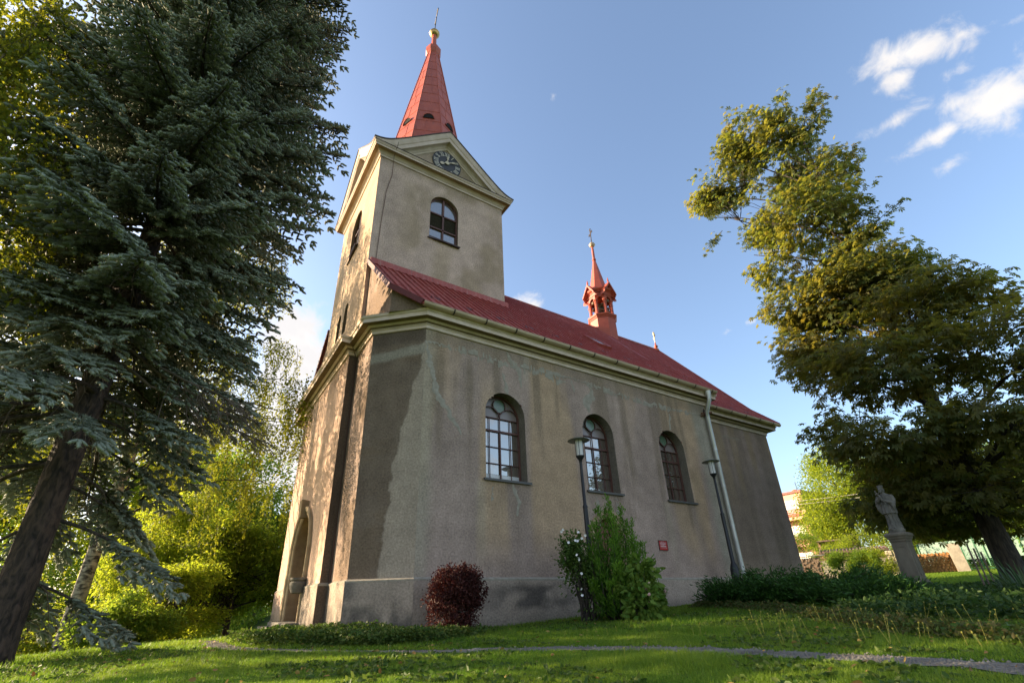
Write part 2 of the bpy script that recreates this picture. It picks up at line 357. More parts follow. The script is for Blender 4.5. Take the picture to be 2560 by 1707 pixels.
# ---------------------------------------------------------------- terrain
def G(x, y):
    x = np.asarray(x, float); y = np.asarray(y, float)
    z = np.interp(x, [-1, 9.5, 15, 24, 35, 45, 80], [-.10, .34, .40, .80, 1.43, 1.95, 3.4])
    d = (x + 5.9)*-.75 + (y - .3)*.66
    z = z - .06*np.clip(d, 0, 60)*sstep(3, -3, x) - .10*np.clip(d - 5, 0, 30)*sstep(3, -3, x)
    z = z - .055*np.clip(-x - 3.6, 0, 12)*sstep(6, -2, y)
    return z + (fbm(x*.35 + 9, y*.35 + 4, 3, 3) - .5)*.07*np.exp(-((x - 4)**2 + (y - 2)**2)/900)
def Gz(x, y): return float(G(x, y))
PATH = [(-3.6, 6.5), (-3.3, 3.6), (-3.0, .2), (-1.8, -1.9), (-.2, -3.9), (.7, -5.8), (1.0, -6.9), (1.1, -8.5), (.5, -11), (-1, -15)]
BORDER = [(8.4, -.9), (7.2, -1.3), (6.5, -3.0), (5.6, -4.6), (4.4, -5.8), (3.3, -6.9), (2.7, -8.0), (2.4, -9.4)]
def polydist(x, y, P):
    d = np.full(np.shape(x), 1e9)
    for (ax, ay), (bx, by) in zip(P[:-1], P[1:]):
        dx, dy = bx - ax, by - ay; t = np.clip(((x - ax)*dx + (y - ay)*dy)/(dx*dx + dy*dy), 0, 1)
        d = np.minimum(d, np.hypot(x - ax - t*dx, y - ay - t*dy))
    return d
def smooth_poly(P, n=8):
    P = [np.array(p, float) for p in P]; Q = []
    for i in range(len(P) - 1):
        p0 = P[max(i - 1, 0)]; p1 = P[i]; p2 = P[i + 1]; p3 = P[min(i + 2, len(P) - 1)]
        for k in range(n):
            t = k/n; Q.append(.5*((2*p1) + (p2 - p0)*t + (2*p0 - 5*p1 + 4*p2 - p3)*t*t + (3*p1 - p0 - 3*p2 + p3)*t**3))
    Q.append(P[-1]); return [tuple(q) for q in Q]
PATHS = smooth_poly(PATH); BORDERS = smooth_poly(BORDER)
def make_ground():
    m, nt, N, L, P = mat_base('lawn_soil')
    tc = N('ShaderNodeTexCoord')
    def nz(sc, det):
        n = N('ShaderNodeTexNoise'); n.inputs['Scale'].default_value = sc; n.inputs['Detail'].default_value = det; L(tc.outputs['Object'], n.inputs['Vector']); return n.outputs['Fac']
    r1 = N('ShaderNodeValToRGB'); L(nz(.8, 8), r1.inputs[0]); e = r1.color_ramp.elements
    e[0].position = .3; e[0].color = (.040, .085, .010, 1); e[1].position = .72; e[1].color = (.10, .15, .024, 1)
    L(r1.outputs[0], P.inputs['Base Color']); P.inputs['Roughness'].default_value = .95; P.inputs['Specular IOR Level'].default_value = .1
    b = N('ShaderNodeBump'); b.inputs['Strength'].default_value = .8; b.inputs['Distance'].default_value = .05; L(nz(25, 5), b.inputs['Height']); L(b.outputs[0], P.inputs['Normal'])
    t = np.linspace(-1, 1, 241); w = np.sinh(t*5.2)/math.sinh(5.2)*900
    X, Y = np.meshgrid(w + 1.0, w - 2.0, indexing='ij'); Z = G(X, Y)
    n = len(t); V = np.stack([X, Y, Z], -1).reshape(-1, 3); I = np.arange(n*n).reshape(n, n)
    F = np.stack([I[:-1, :-1], I[1:, :-1], I[1:, 1:], I[:-1, 1:]], -1).reshape(-1, 4)
    tag(npmesh('ground', V, F, m, smooth=True), kind='structure')
    # gravel path laid over the lawn, its edges eaten by grass
    gm = mat('path_gravel', (.24, .22, .19), .95, scale=30, bump=1.0, bscale=70, c2=(.10, .09, .075))
    vs = []; 
    for i, p in enumerate(PATHS):
        q = np.array(PATHS[min(i + 1, len(PATHS) - 1)]) - np.array(PATHS[max(i - 1, 0)]); q = q/np.linalg.norm(q); nn = np.array((q[1], -q[0]))
        for k in range(7):
            s = (k/3 - 1)*(.19 + .05*math.sin(i*1.7) + .06*math.sin(i*4.1 + k)); c = np.array(p) + nn*s; vs.append((c[0], c[1], Gz(*c) + .006))
    n = len(PATHS); I = np.arange(n*7).reshape(n, 7); F = np.stack([I[:-1, :-1], I[1:, :-1], I[1:, 1:], I[:-1, 1:]], -1).reshape(-1, 4)
    tag(npmesh('path', vs, F, gm, smooth=True), kind='structure')
make_ground()

# ---------------------------------------------------------------- church: wall panels
church = thing('church', 'stucco village church with red metal roof and clock tower with pointed red spire', 'church')
BASE = np.array((.440, .330, .274))
def opening(c, hw, z0, zs, k=1.0): return dict(c=c, hw=hw, z0=z0, zs=zs, k=k)
def op_sd(o, s, z):
    r = o['hw']*o['k']; e = r - o['hw']
    arc = np.maximum(np.hypot(s - (o['c'] - e), z - o['zs']), np.hypot(s - (o['c'] + e), z - o['zs'])) - r
    return np.where(z < o['zs'], np.maximum(np.abs(s - o['c']) - o['hw'], o['z0'] - z), arc)
def op_line(o, off=0.0, n=28, foot=0.0):
    """outline from the left foot over the arch to the right foot, offset outwards"""
    hw = o['hw'] + off; r = o['hw']*o['k'] + off; e = o['hw']*o['k'] - o['hw']; top = math.acos(e/r) if e > 0 else math.pi/2
    L = [(o['c'] - hw, o['z0'] - foot)]
    for i in range(n + 1):
        a = top*i/n; L.append((o['c'] + e - r*math.cos(a), o['zs'] + r*math.sin(a)))
    Rr = [(2*o['c'] - s, z) for s, z in L[::-1]]
    return L + Rr[1:]
def place(o, p0, u):
    o.location = (p0[0], p0[1], 0); o.rotation_euler = (0, 0, math.atan2(u[1], u[0])); return o
def wall(name, p0, p1, z0, z1, colf, ops=(), step=.075, mat_=None, parent=None, out=0.0):
    """finely gridded wall seen from outside; openings are cut and the grid snapped to them"""
    p0 = np.array(p0, float); p1 = np.array(p1, float); L = np.linalg.norm(p1 - p0); u = (p1 - p0)/L; nrm = np.array((u[1], -u[0])); p0 = p0 + nrm*out
    zf = z1 if callable(z1) else (lambda s: np.full_like(s, z1))
    ns = max(2, int(L/step)) + 1; s = np.linspace(0, L, ns); top = zf(s); nz = max(2, int((top.max() - z0)/step)) + 1; t = np.linspace(0, 1, nz)
    Sg = np.repeat(s[:, None], nz, 1); Z = z0 + t[None, :]*(top[:, None] - z0)
    keep = np.ones((ns - 1, nz - 1), bool)
    for o in ops:
        for it in range(2):
            d = op_sd(o, Sg, Z); h = 1e-3
            gs = (op_sd(o, Sg + h, Z) - op_sd(o, Sg - h, Z))/(2*h); gz = (op_sd(o, Sg, Z + h) - op_sd(o, Sg, Z - h))/(2*h)
            g = np.maximum(np.hypot(gs, gz), .3); near = np.abs(d) < step*.62
            Sg = np.where(near, Sg - d*gs/g**2, Sg); Z = np.where(near, Z - d*gz/g**2, Z)
        cs = (Sg[:-1, :-1] + Sg[1:, :-1] + Sg[1:, 1:] + Sg[:-1, 1:])/4; cz = (Z[:-1, :-1] + Z[1:, :-1] + Z[1:, 1:] + Z[:-1, 1:])/4
        keep &= op_sd(o, cs, cz) > 0
    V = np.stack([Sg, np.zeros_like(Sg), Z], -1).reshape(-1, 3); I = np.arange(ns*nz).reshape(ns, nz)
    F = np.stack([I[:-1, :-1], I[1:, :-1], I[1:, 1:], I[:-1, 1:]], -1)[keep]
    o = npmesh(name, V, F, mat_ or M['stucco'], parent or church, col=np.clip(colf(Sg.ravel(), Z.ravel()), .008, .9))
    return place(o, p0, u)
def reveal(name, p0, u, o, depth, colr, parent, mat_=None):
    L = op_line(o); n = len(L); V = [(s, 0, z) for s, z in L] + [(s, depth, z) for s, z in L]
    V += [(L[0][0], 0, L[0][1]), (L[-1][0], 0, L[-1][1]), (L[-1][0], depth, L[-1][1]), (L[0][0], depth, L[0][1])]
    F = [(i, i + 1, n + i + 1, n + i) for i in range(n - 1)] + [(2*n + 1, 2*n, 2*n + 3, 2*n + 2)]
    ob = npmesh(name, V, [np.array(F)], mat_ or M['stucco'], parent, col=np.tile(np.array(colr), (len(V), 1)))
    return place(ob, p0, u)

# ---- weathering, repairs and darker zones on each face of the stucco
def tone(k): return BASE[None, :]*np.asarray(k)[:, None]
def mixc(c, d, t): return c*(1 - t[:, None]) + np.asarray(d)[None, :]*t[:, None]
def col_long(s, z):
    st = fbm(s*1.7, z*.22 + 5, 11, 4); bl = fbm(s*.7, z*.8, 5, 4)
    c = tone(.86 + .30*(st - .5) + .30*(bl - .5))
    c = mixc(c, (.45, .315, .20), np.clip(sstep(.5, .68, fbm(s*1.1 + 3, z*.15, 8, 3)), 0, 1)*sstep(1.0, 2.2, z)*.85)            # tan runs
    c = mixc(c, (.21, .158, .112), sstep(.54, .72, fbm(s*2.3, z*.18 + 2, 21, 4))*.7*sstep(1.2, 3, z))                            # darker runs
    c = mixc(c, (.36, .31, .235), sstep(.42 + .25*(bl - .5), .12, s)*.75)                                                        # pale edge at the corner
    c = mixc(c, (.335, .31, .245), sstep(10.25, 10.75, s + .5*(bl - .5))*.75)                                                   # greenish grey beside the downpipe
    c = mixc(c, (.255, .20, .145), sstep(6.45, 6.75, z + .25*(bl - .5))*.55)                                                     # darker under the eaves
    for k in range(3):
        cx = 2.387 + 3.334*k
        c = mixc(c, (.385, .315, .235), sstep(.24, .02, np.abs(s - cx + .78 + .10*(st - .5)))*sstep(.9, 2.2, z)*sstep(3.25, 3.1, z)*.6)
        c = mixc(c, (.235, .18, .13), sstep(.95, .3, np.abs(s - cx - .15))*sstep(1.4, 3.0, z)*sstep(3.24, 3.1, z)*.38)
    c = mixc(c, (.41, .35, .27), sstep(.16, .02, np.abs(s - 3.12 - .06*np.sin(z*3)))*sstep(5.9, 6.4, z)*.5)
    return c
def col_plinth_long(s, z):
    bl = fbm(s*1.3, z*2.2, 31, 5); c = tone(.80 + .5*(bl - .5)); c = mixc(c, (.42, .345, .275), np.full_like(s, .6))
    d = np.exp(-((s - 3.0)/1.35)**2)*sstep(.18, .45, z)*sstep(1.0, .72, z + .3*(bl - .5))
    c = mixc(c, (.035, .034, .036), np.clip(d*sstep(.30, .52, bl)*.9, 0, .75))
    c = mixc(c, (.16, .14, .12), sstep(.25, .0, z - .04*s)*.5)
    return mixc(c, (.42, .36, .29), sstep(.94, .98, z)*.6)
def col_cant(s, z):
    bl = fbm(s*2.2, z*1.4, 41, 5); f = s/1.4855
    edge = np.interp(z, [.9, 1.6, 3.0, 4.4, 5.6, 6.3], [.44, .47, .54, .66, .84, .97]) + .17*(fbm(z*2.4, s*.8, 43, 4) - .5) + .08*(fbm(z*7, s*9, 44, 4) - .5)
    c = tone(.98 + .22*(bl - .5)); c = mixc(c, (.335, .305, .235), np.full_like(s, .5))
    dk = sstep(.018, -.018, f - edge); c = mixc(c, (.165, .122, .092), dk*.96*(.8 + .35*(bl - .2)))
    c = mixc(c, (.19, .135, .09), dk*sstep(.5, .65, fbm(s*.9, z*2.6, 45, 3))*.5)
    band = sstep(.20, .07, np.abs(z - 6.42 + .18*(1 - f) + .10*(bl - .5))); c = mixc(c, (.34, .31, .255), band*.8)
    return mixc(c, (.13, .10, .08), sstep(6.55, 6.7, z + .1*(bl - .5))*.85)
def col_plinth_cant(s, z):
    bl = fbm(s*2, z*2.5, 51, 5); c = tone(.78 + .5*(bl - .5)); c = mixc(c, (.38, .325, .265), np.full_like(s, .6))
    d = sstep(.52, .18, z - .10*s + .9*(bl - .5)); c = mixc(c, (.07, .066, .062), d*.75*sstep(.3, .6, fbm(s*3.1, z*2, 57, 5) + .12))
    return mixc(c, (.10, .095, .09), sstep(.45, .05, s)*sstep(.35, .6, bl)*.7)
def col_side(s, z):
    bl = fbm(s*1.6 + 7, z*.6, 61, 4); c = tone(.80 + .45*(bl - .5)); c = mixc(c, (.185, .130, .09), sstep(.32, .55, bl)*.8)
    return mixc(c, (.09, .08, .072), sstep(.95, .5, z + .5*(bl - .5))*.7)
def col_front(s, z):
    bl = fbm(s*.9 + 2, z*.7, 71, 5); st = fbm(s*2.2, z*.25, 72, 4); c = BASE[None, :]*np.array((1.30, 1.22, 1.12))*(1.0 + .35*(bl - .5) + .25*(st - .5))[:, None]
    c = mixc(c, (.20, .165, .09), sstep(.6, .1, z + .4*(bl - .5))*.5)
    return mixc(c, (.16, .12, .09), sstep(6.2, 6.9, z + .6*(bl - .5))*sstep(3.2, 5.4, s)*.7)
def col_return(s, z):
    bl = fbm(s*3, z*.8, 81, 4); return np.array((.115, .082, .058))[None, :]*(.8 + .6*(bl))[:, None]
def col_tower(s, z):
    bl = fbm(s*.7, z*.7, 91, 5); st = fbm(s*1.8, z*.3, 92, 4); c = np.array((.53, .388, .318))[None, :]*(1 + .30*(bl - .5) + .28*(st - .5))[:, None]
    g = sstep(.46, .68, fbm(s*.8 + 4, z*.55, 93, 5)); c = mixc(c, (.31, .228, .140), g*.6*sstep(.3, 1.6, s))
    c = mixc(c, (.40, .295, .185), sstep(.55, .1, np.abs(s - 2.75 - .15*np.sin(z)))*sstep(12.7, 12.2, z)*.5)
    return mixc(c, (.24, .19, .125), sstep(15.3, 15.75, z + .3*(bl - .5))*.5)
def col_tower_front(s, z):
    bl = fbm(s*.8, z*.7, 95, 5); return np.array((.50, .37, .255))[None, :]*(1 + .3*(bl - .5))[:, None]
def col_chancel(s, z):
    st = fbm(s*1.5, z*.16 + 3, 101, 4); bl = fbm(s, z*.9, 102, 4); c = tone(.88 + .3*(st - .5)); c = mixc(c, (.23, .175, .130), sstep(.42, .62, st)*.6)
    c = mixc(c, (.38, .275, .165), sstep(.53, .70, fbm(s*1.9 + 8, z*.12, 103, 3))*sstep(3.0, 5.2, z)*.6)
    return mixc(c, (.32, .28, .22), sstep(.07, .0, np.abs(z - 6.42 + .1*(bl - .5) - .02*s))*sstep(.45, .6, bl)*.7)

A, B, C_, T, U = (0, 0), (-1.08, 1.02), (-1.08, 2.44), (-1.31, 2.44), (-1.31, 8.24)
YC = 5.35
def mir(p): return (p[0], 2*YC - p[1])
E1, E2, Fc = (11.4, 0), (11.4, 1.0), (17.19, 1.0)
OUT = [U, T, C_, B, A, E1, E2, Fc, mir(Fc), mir(E2), mir(E1), mir(A), mir(B), mir(C_)]
WC = [2.387 + 3.334*i for i in range(3)]
WOP = [opening(c, .624, 3.24, 5.005) for c in WC]
SIDE = opening(5.66, .50, -.2, 2.02)
PORT = opening(8.24 - 5.22, 1.0, .16, 1.92)
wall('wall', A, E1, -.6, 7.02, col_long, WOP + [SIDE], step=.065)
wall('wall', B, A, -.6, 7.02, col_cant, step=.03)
wall('wall', C_, B, -.6, 7.02, col_side, step=.07)
wall('wall', T, C_, -.6, 7.02, col_return, step=.08)
wall('wall', U, T, -.6, 7.02, col_front, [PORT], step=.08)
wall('wall', E1, E2, -.6, 7.02, col_return, step=.2)
wall('wall', E2, Fc, -.6, 7.02, col_chancel, step=.09)
for a, b in ((Fc, mir(Fc)), (mir(Fc), mir(E2)), (mir(E2), mir(E1)), (mir(E1), mir(A)), (mir(A), mir(B)), (mir(B), mir(C_)), (mir(C_), U)):
    wall('wall', a, b, -.6, 7.02, col_chancel, step=.35)
# plinth panels, 5 cm proud
def seg(a, b, s0, s1):
    a = np.array(a, float); b = np.array(b, float); u = (b - a)/np.linalg.norm(b - a); return a + u*s0, a + u*s1
q = wall('plinth', *seg(A, E1, -.02, 5.02), -.6, .98, lambda s, z: col_plinth_long(s, z), step=.06, out=.05)
wall('plinth', *seg(A, E1, 6.30, 11.42), -.6, .98, lambda s, z: col_plinth_long(s + 6.3, z), step=.08, out=.05)
wall('plinth', *seg(B, A, -.02, 1.51), -.6, .98, col_plinth_cant, step=.05, out=.05)
wall('plinth', *seg(C_, B, 0, 1.44), -.6, .98, col_plinth_cant, step=.07, out=.05)
wall('plinth', *seg(T, C_, -.05, .18), -.6, .98, col_return, step=.08, out=.05)
wall('plinth', *seg(U, T, -.04, 3.02 - 1.30), -.6, .98, col_front, step=.09, out=.05)
wall('plinth', *seg(U, T, 3.02 + 1.30, 5.84), -.6, .98, col_plinth_cant, step=.09, out=.05)
lip = [(.0, 1.015), (.054, .978), (.054, .945)]
b = MB(); b.sweep([(-1.31, 3.92), T, C_, B, A, (5.02, 0)], lip); b.sweep([(6.30, 0), E1, E2], lip); b.sweep([U, (-1.31, 6.52)], lip)
b.build('plinth_lip', M['mortar'], church)

# repair mortar: thin raised strips over old cracks
def strip(pts, w, seed, cut=.0):
    r = random.Random(seed); P = []
    for (a, b_) in zip(pts[:-1], pts[1:]):
        n = max(2, int(math.hypot(b_[0] - a[0], b_[1] - a[1])/.05))
        P += [(a[0] + (b_[0] - a[0])*i/n, a[1] + (b_[1] - a[1])*i/n) for i in range(n)]
    P.append(pts[-1]); m = len(P); V = []
    o1 = o2 = 0
    for i, (s, z) in enumerate(P):
        d = np.array(P[min(i + 1, m - 1)]) - np.array(P[max(i - 1, 0)]); d = d/(np.linalg.norm(d) + 1e-9); n = np.array((-d[1], d[0]))
        tp = min(1, 4*i/m + .25, 4*(m - 1 - i)/m + .25)
        o1 = .6*o1 + r.uniform(-.5, .5); o2 = .6*o2 + r.uniform(-.5, .5); h = w*.5*tp
        c = np.array((s, z)) + n*r.uniform(-.012, .012)
        V += [(c + n*h*max(.15, 1 + o1)), c, (c - n*h*max(.15, 1 + o2))]
    V = [(v[0], -.005 - (.008 if k % 3 == 1 else 0), v[1]) for k, v in enumerate(V)]
    I = np.arange(m*3).reshape(m, 3); F = np.stack([I[:-1, :-1], I[:-1, 1:], I[1:, 1:], I[1:, :-1]], -1).reshape(-1, 4)
    if cut > 0: F = F[np.array([r.random() > cut for _ in F])]
    return npmesh('plaster_repair', V, F, M['mortar'], church)
for i, (pts, w, cut) in enumerate([
    ([(.02, 6.62), (.17, 5.83), (.36, 5.23), (.62, 4.88), (.97, 4.41), (1.05, 4.25)], .11, 0), ([(2.48, 6.97), (2.6, 6.71), (2.91, 6.44), (2.95, 5.92)], .09, 0),
    ([(2.33, 6.25), (2.46, 5.62)], .10, 0), ([(.05, 6.62), (.84, 6.60), (1.69, 6.55), (2.49, 6.55), (3.62, 6.57), (4.86, 6.65)], .16, .34),
    ([(4.7, 6.66), (5.66, 6.59), (6.78, 6.50), (8.06, 6.47), (9.38, 6.47), (11.3, 6.56)], .12, .36), ([(5.59, 6.55), (5.67, 6.2), (5.42, 5.98), (5.45, 5.64)], .17, 0),
    ([(3.9, 6.62), (4.1, 6.50), (4.6, 6.47)], .22, .2), ([(4.85, 6.6), (4.92, 6.2)], .07, 0), ([(9.26, 6.29), (9.14, 5.65)], .09, 0), ([(2.55, 3.21), (2.61, 2.94), (2.71, 2.73), (2.63, 2.39)], .075, 0),
    ([(1.95, 3.1), (1.9, 2.7)], .05, .3), ([(5.35, 3.1), (5.4, 2.3)], .07, .3), ([(6.1, 3.15), (6.16, 2.5)], .08, .25)]):
    strip(pts, w*1.35, 40 + i, cut)

# ---- nave cornice, closed round the whole plan
prof = [(0, 6.985), (.045, 6.985), (.045, 7.075), (.075, 7.09), (.075, 7.115), (.10, 7.14), (.15, 7.16), (.17, 7.185), (.24, 7.20), (.245, 7.185), (.335, 7.19), (.335, 7.30), (.365, 7.315), (.385, 7.36), (.39, 7.375), (0, 7.43)]
MB().sweep(OUT, prof, True).build('cornice', M['cornice'], church, smooth=True, auto=25)
MB().sweep([E1, A, B, C_, T, U, mir(C_), mir(B), mir(A)][1:], [(-.05, 7.62), (.43, 7.40), (.43, 7.378), (.39, 7.378)]).build('cornice_flashing', M['tin_dark'], church)

M['soffit'] = mat('algae_and_shade_soffit', (.24, .17, .085), .95, scale=3, c2=(.13, .095, .05))  # algae stain, with the shade under the cornice darkened into the same colour
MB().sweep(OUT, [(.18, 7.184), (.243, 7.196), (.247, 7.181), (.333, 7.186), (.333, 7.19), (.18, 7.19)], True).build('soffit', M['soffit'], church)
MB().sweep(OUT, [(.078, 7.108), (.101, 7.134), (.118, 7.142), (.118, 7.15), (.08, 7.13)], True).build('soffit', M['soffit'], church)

# ---- arched nave windows
def arc2(cx, cz, r, a0, a1, n=18): return [(cx + r*math.cos(R(a0 + (a1 - a0)*i/n)), cz + r*math.sin(R(a0 + (a1 - a0)*i/n))) for i in range(n + 1)]
def pane(mb, poly, dep): 
    mb.add([(s, dep, z) for s, z in poly], [tuple(range(len(poly)))])
def nave_window(c):
    o = opening(c, .624, 3.24, 5.005); p0, u = A, (1, 0); dep = .34
    fr = MB(); L = op_line(o, -.02, 20)
    for a, b_ in zip(L[:-1], L[1:]): fr.bar((a[0], dep - .03, a[1]), (b_[0], dep - .03, b_[1]), .045, .045, ref=(0, 1, 0))
    bar = lambda a, b_, w=.028: fr.bar((c + a[0], dep - .035, a[1]), (c + b_[0], dep - .035, b_[1]), w, .03, ref=(0, 1, 0))
    bar((0, 3.26), (0, 4.62), .032); bar((0, 4.62), (0, 5.02), .016); bar((-.60, 4.62), (.60, 4.62), .048); bar((-.62, 4.985), (.62, 4.985), .022)
    for x in (-.33, .33): bar((x, 3.26), (x, 4.985), .012)
    for z in (3.73, 4.17): bar((-.61, z), (.61, z), .013)
    for pts in (arc2(c, 5.36, .20, 0, 360, 28), arc2(c - .31, 4.985, .31, 0, 140), arc2(c + .31, 4.985, .31, 40, 180)):
        for a, b_ in zip(pts[:-1], pts[1:]): fr.bar((a[0], dep - .035, a[1]), (b_[0], dep - .035, b_[1]), .018, .035, ref=(0, 1, 0))
    w = place(fr.build('window', M['wood_frame'], church), p0, u)
    def sub(name, polys, m, d):
        mb = MB(); [pane(mb, p, d) for p in polys]; x = mb.build(name, m, w); return x
    zc = 3.46 if c < 3 else 3.24
    sub('pane', [[(c - .62, zc), (c + .62, zc), (c + .62, 4.985), (c - .62, 4.985)]], M['glass'], dep)
    if c < 3: sub('curtain_pane', [[(c - .62, 3.24), (c + .62, 3.24), (c + .62, 3.455), (c - .62, 3.455)]], M['frosted'], dep)
    sub('lunette', [arc2(c, 4.99, .64, 0, 180, 24)], M['pink_reflection'], dep + .01)
    sub('roundel', [arc2(c, 5.36, .195, 0, 360, 28)[:-1]], M['green_glass'], dep - .012)
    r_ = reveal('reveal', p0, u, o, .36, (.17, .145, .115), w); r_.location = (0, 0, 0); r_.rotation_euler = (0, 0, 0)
    MB().bar((c - .70, .12, 3.235), (c + .72, .12, 3.235), .36, .03, ref=(0, 0, 1)).box((c + .01, -.062, 3.215), (1.42, .012, .05)).build('sill', M['sill'], w)
for c in WC: nave_window(c)

# ---- side door behind the shrubs
def arch_mould(mb, o, prof, foot=0.0, n=20, keep=None):
    """prof: (offset outwards from the opening, depth; negative stands proud)"""
    Ls = [op_line(o, r, n, foot) for r, d in prof]; m = len(prof); k = len(Ls[0]); b0 = len(mb.v)
    for i in range(k):
        for j in range(m): mb.v.append((Ls[j][i][0], prof[j][1], Ls[j][i][1]))
    for i in range(k - 1):
        for j in range(m - 1): mb.f.append((b0 + i*m + j, b0 + i*m + j + 1, b0 + (i + 1)*m + j + 1, b0 + (i + 1)*m + j))
    return mb
mb = arch_mould(MB(), SIDE, [(0, .2), (0, -.03), (.05, -.06), (.10, -.05), (.12, -.09), (.20, -.09), (.20, .02)])
mb.box((5.66, -.07, 2.63), (.16, .16, .24))
sdm = place(mb.build('side_portal', M['stone'], church), A, (1, 0))
d = MB(); pane(d, op_line(SIDE, .01), .19)
for k in range(-2, 3): d.box((5.66 + .2*k, .18, 1.1), (.02, .03, 2.2))
d.build('door', M['door'], sdm)

# ---- west portal
mb = arch_mould(MB(), PORT, [(0, .70), (0, .02), (.02, -.02), (.07, -.05), (.10, -.04), (.13, -.085), (.20, -.10), (.24, -.10), (.27, -.06), (.27, .03)], n=24)
kz = 3.02
mb.add([(kz - .12, .0, 2.86), (kz + .12, .0, 2.86), (kz + .19, .0, 3.34), (kz - .19, .0, 3.34), (kz - .12, -.19, 2.84), (kz + .12, -.19, 2.84), (kz + .19, -.21, 3.36), (kz - .19, -.21, 3.36)],
       [(4, 5, 6, 7), (0, 4, 7, 3), (1, 2, 6, 5), (3, 7, 6, 2), (0, 1, 5, 4)])
port = place(mb.build('portal', M['stone'], church, bevel=.012), U, (0, -1))
d = MB(); pane(d, op_line(PORT, .01), .62)
for sgn in (-1, 1):
    for zz, hh in ((.55, .55), (1.25, .6)): d.box((kz + sgn*.46, .60, zz), (.62, .05, hh)); d.box((kz + sgn*.46, .575, zz), (.44, .03, hh - .18))
    d.box((kz + sgn*.93, .55, .9), (.12, .14, 1.7)); d.box((kz + sgn*.93, .50, 1.72), (.20, .22, .10)); d.box((kz + sgn*.93, .50, 1.84), (.16, .18, .10)); d.box((kz + sgn*.93, .50, .25), (.2, .2, .2))
d.box((kz, .56, .95), (.07, .12, 1.9)); d.box((kz, .55, 1.92), (2.0, .14, .12))
for a in range(15, 180, 25): d.bar((kz, .60, 1.95), (kz + .95*math.cos(R(a)), .60, 1.95 + .95*math.sin(R(a))), .05, .05, ref=(0, 1, 0))
d.build('door', M['door'], port)
MB().lathe([(.10, -.22), (.16, -.20), (.19, -.12), (.21, -.02), (.21, .03), (.18, .06), (.22, .10), (.22, .15), (.02, .16)], (kz + 1.16, -.16, 1.05), 20).build('bracket', M['grey_stone'], port, smooth=True, auto=40)
MB().box((kz, -.12, .10), (2.7, .5, .14)).box((kz, -.22, .0), (3.1, .75, .12)).build('doorstep', M['grey_stone'], port, bevel=.02)

# ---- gable walls beside the tower and the nave roof
ZR, ZE = 13.35, 7.43
def roofz(y): return ZR - 1.015*abs(YC - y)
XV = -1.0
wall('gable_wall', (-.93, 2.78), (-.93, .25), 7.35, lambda s: np.array([roofz(2.78 - t) - .05 for t in s]), col_side, step=.1)
wall('gable_wall', (-.93, 2*YC - .25), (-.93, 2*YC - 2.78), 7.35, lambda s: np.array([roofz(.25 + t) - .05 for t in s]), col_side, step=.2)
wall('gable_wall', (-.93, .25), (-.22, -.30), 7.35, lambda s: np.array([roofz(.25 - .55*t/.9) - .05 for t in s]), col_side, step=.1)
rf = MB()
def rpt(x, y, o=0): return (x, y, roofz(y) + o)
yv = [-.50, .35, 2.0, 4.0, YC]
def slope(side):
    my = (lambda y: y) if side < 0 else (lambda y: 2*YC - y)
    # verge runs straight down, then follows the canted corner
    vs = [(-.32, -.50), (XV, .15), (XV, YC), (11.66, YC), (11.66, -.50)]
    top = [(x, my(y), roofz(y)) for x, y in vs]; bot = [(x, my(y), roofz(y) - .05) for x, y in vs]
    f = (0, 4, 3, 2, 1) if side < 0 else (0, 1, 2, 3, 4)
    rf.add(top + bot, [f, tuple(5 + i for i in f[::-1])] + [(i, (i + 1) % 5, 5 + (i + 1) % 5, 5 + i) for i in range(5)])
    x = XV + .25
    while x < 11.6:
        y0 = -.50 if x > -.3 else -.50 + (-.32 - x)/.68*.65
        rf.bar((x, my(y0), roofz(y0) + .018), (x, my(YC - .02), ZR + .006), .03, .07)
        k = int(round(x*100)); rr = random.Random(k); yy = y0 + rr.uniform(.2, 1.3)
        while yy < YC - .3:
            rf.box((x + .125, my(yy), roofz(yy) + .004), (.23, .05, .018), M=Matrix.Rotation(math.atan(1.015)*(1 if side < 0 else -1), 3, 'X')); yy += 1.45
        x += .25
slope(-1); slope(1)
for (ya, yb) in ((-.50, .15),): pass
# chancel roof with bell-cast foot and hipped end
CY = [.48, 1.5, YC]; CZ = [7.43, 8.42, 13.30]
XE = [17.62, 17.42, 16.52]
V = []; F = []
for i in range(3): V += [(11.0, CY[i], CZ[i]), (XE[i], CY[i], CZ[i]), (XE[i], 2*YC - CY[i], CZ[i]), (11.0, 2*YC - CY[i], CZ[i])]
for i in range(2):
    a, b_ = 4*i, 4*i + 4; F += [(a, a + 1, b_ + 1, b_), (a + 1, a + 2, b_ + 2, b_ + 1), (a + 2, a + 3, b_ + 3, b_ + 2)]
rf.add(V, F)
def chz(y): return float(np.interp(y, CY, CZ))
for k in range(26):
    x = 11.2 + .25*k
    for my in ((lambda y: y), (lambda y: 2*YC - y)):
        yt = YC if x < 16.5 else float(np.interp(x, [16.52, 17.42, 17.62], [YC, 1.5, .48]))
        ys = [y for y in (.48, 1.5, YC) if y < yt - .01] + [yt]
        for a, b_ in zip(ys[:-1], ys[1:]): rf.bar((x, my(a), chz(a) + .012), (x, my(b_), chz(b_) + .012), .03, .05)
rf.tube([(XV, YC, ZR + .02), (11.7, YC, ZR + .02)], .07, 8).tube([(11.7, YC, 13.31), (16.52, YC, 13.31)], .07, 8)
for sgn in (1, -1): rf.tube([(XE[2], YC, CZ[2] + .02), (XE[1], YC - sgn*(YC - CY[1]), CZ[1] + .03), (XE[0], YC - sgn*(YC - CY[0]), CZ[0] + .03)], .06, 8)
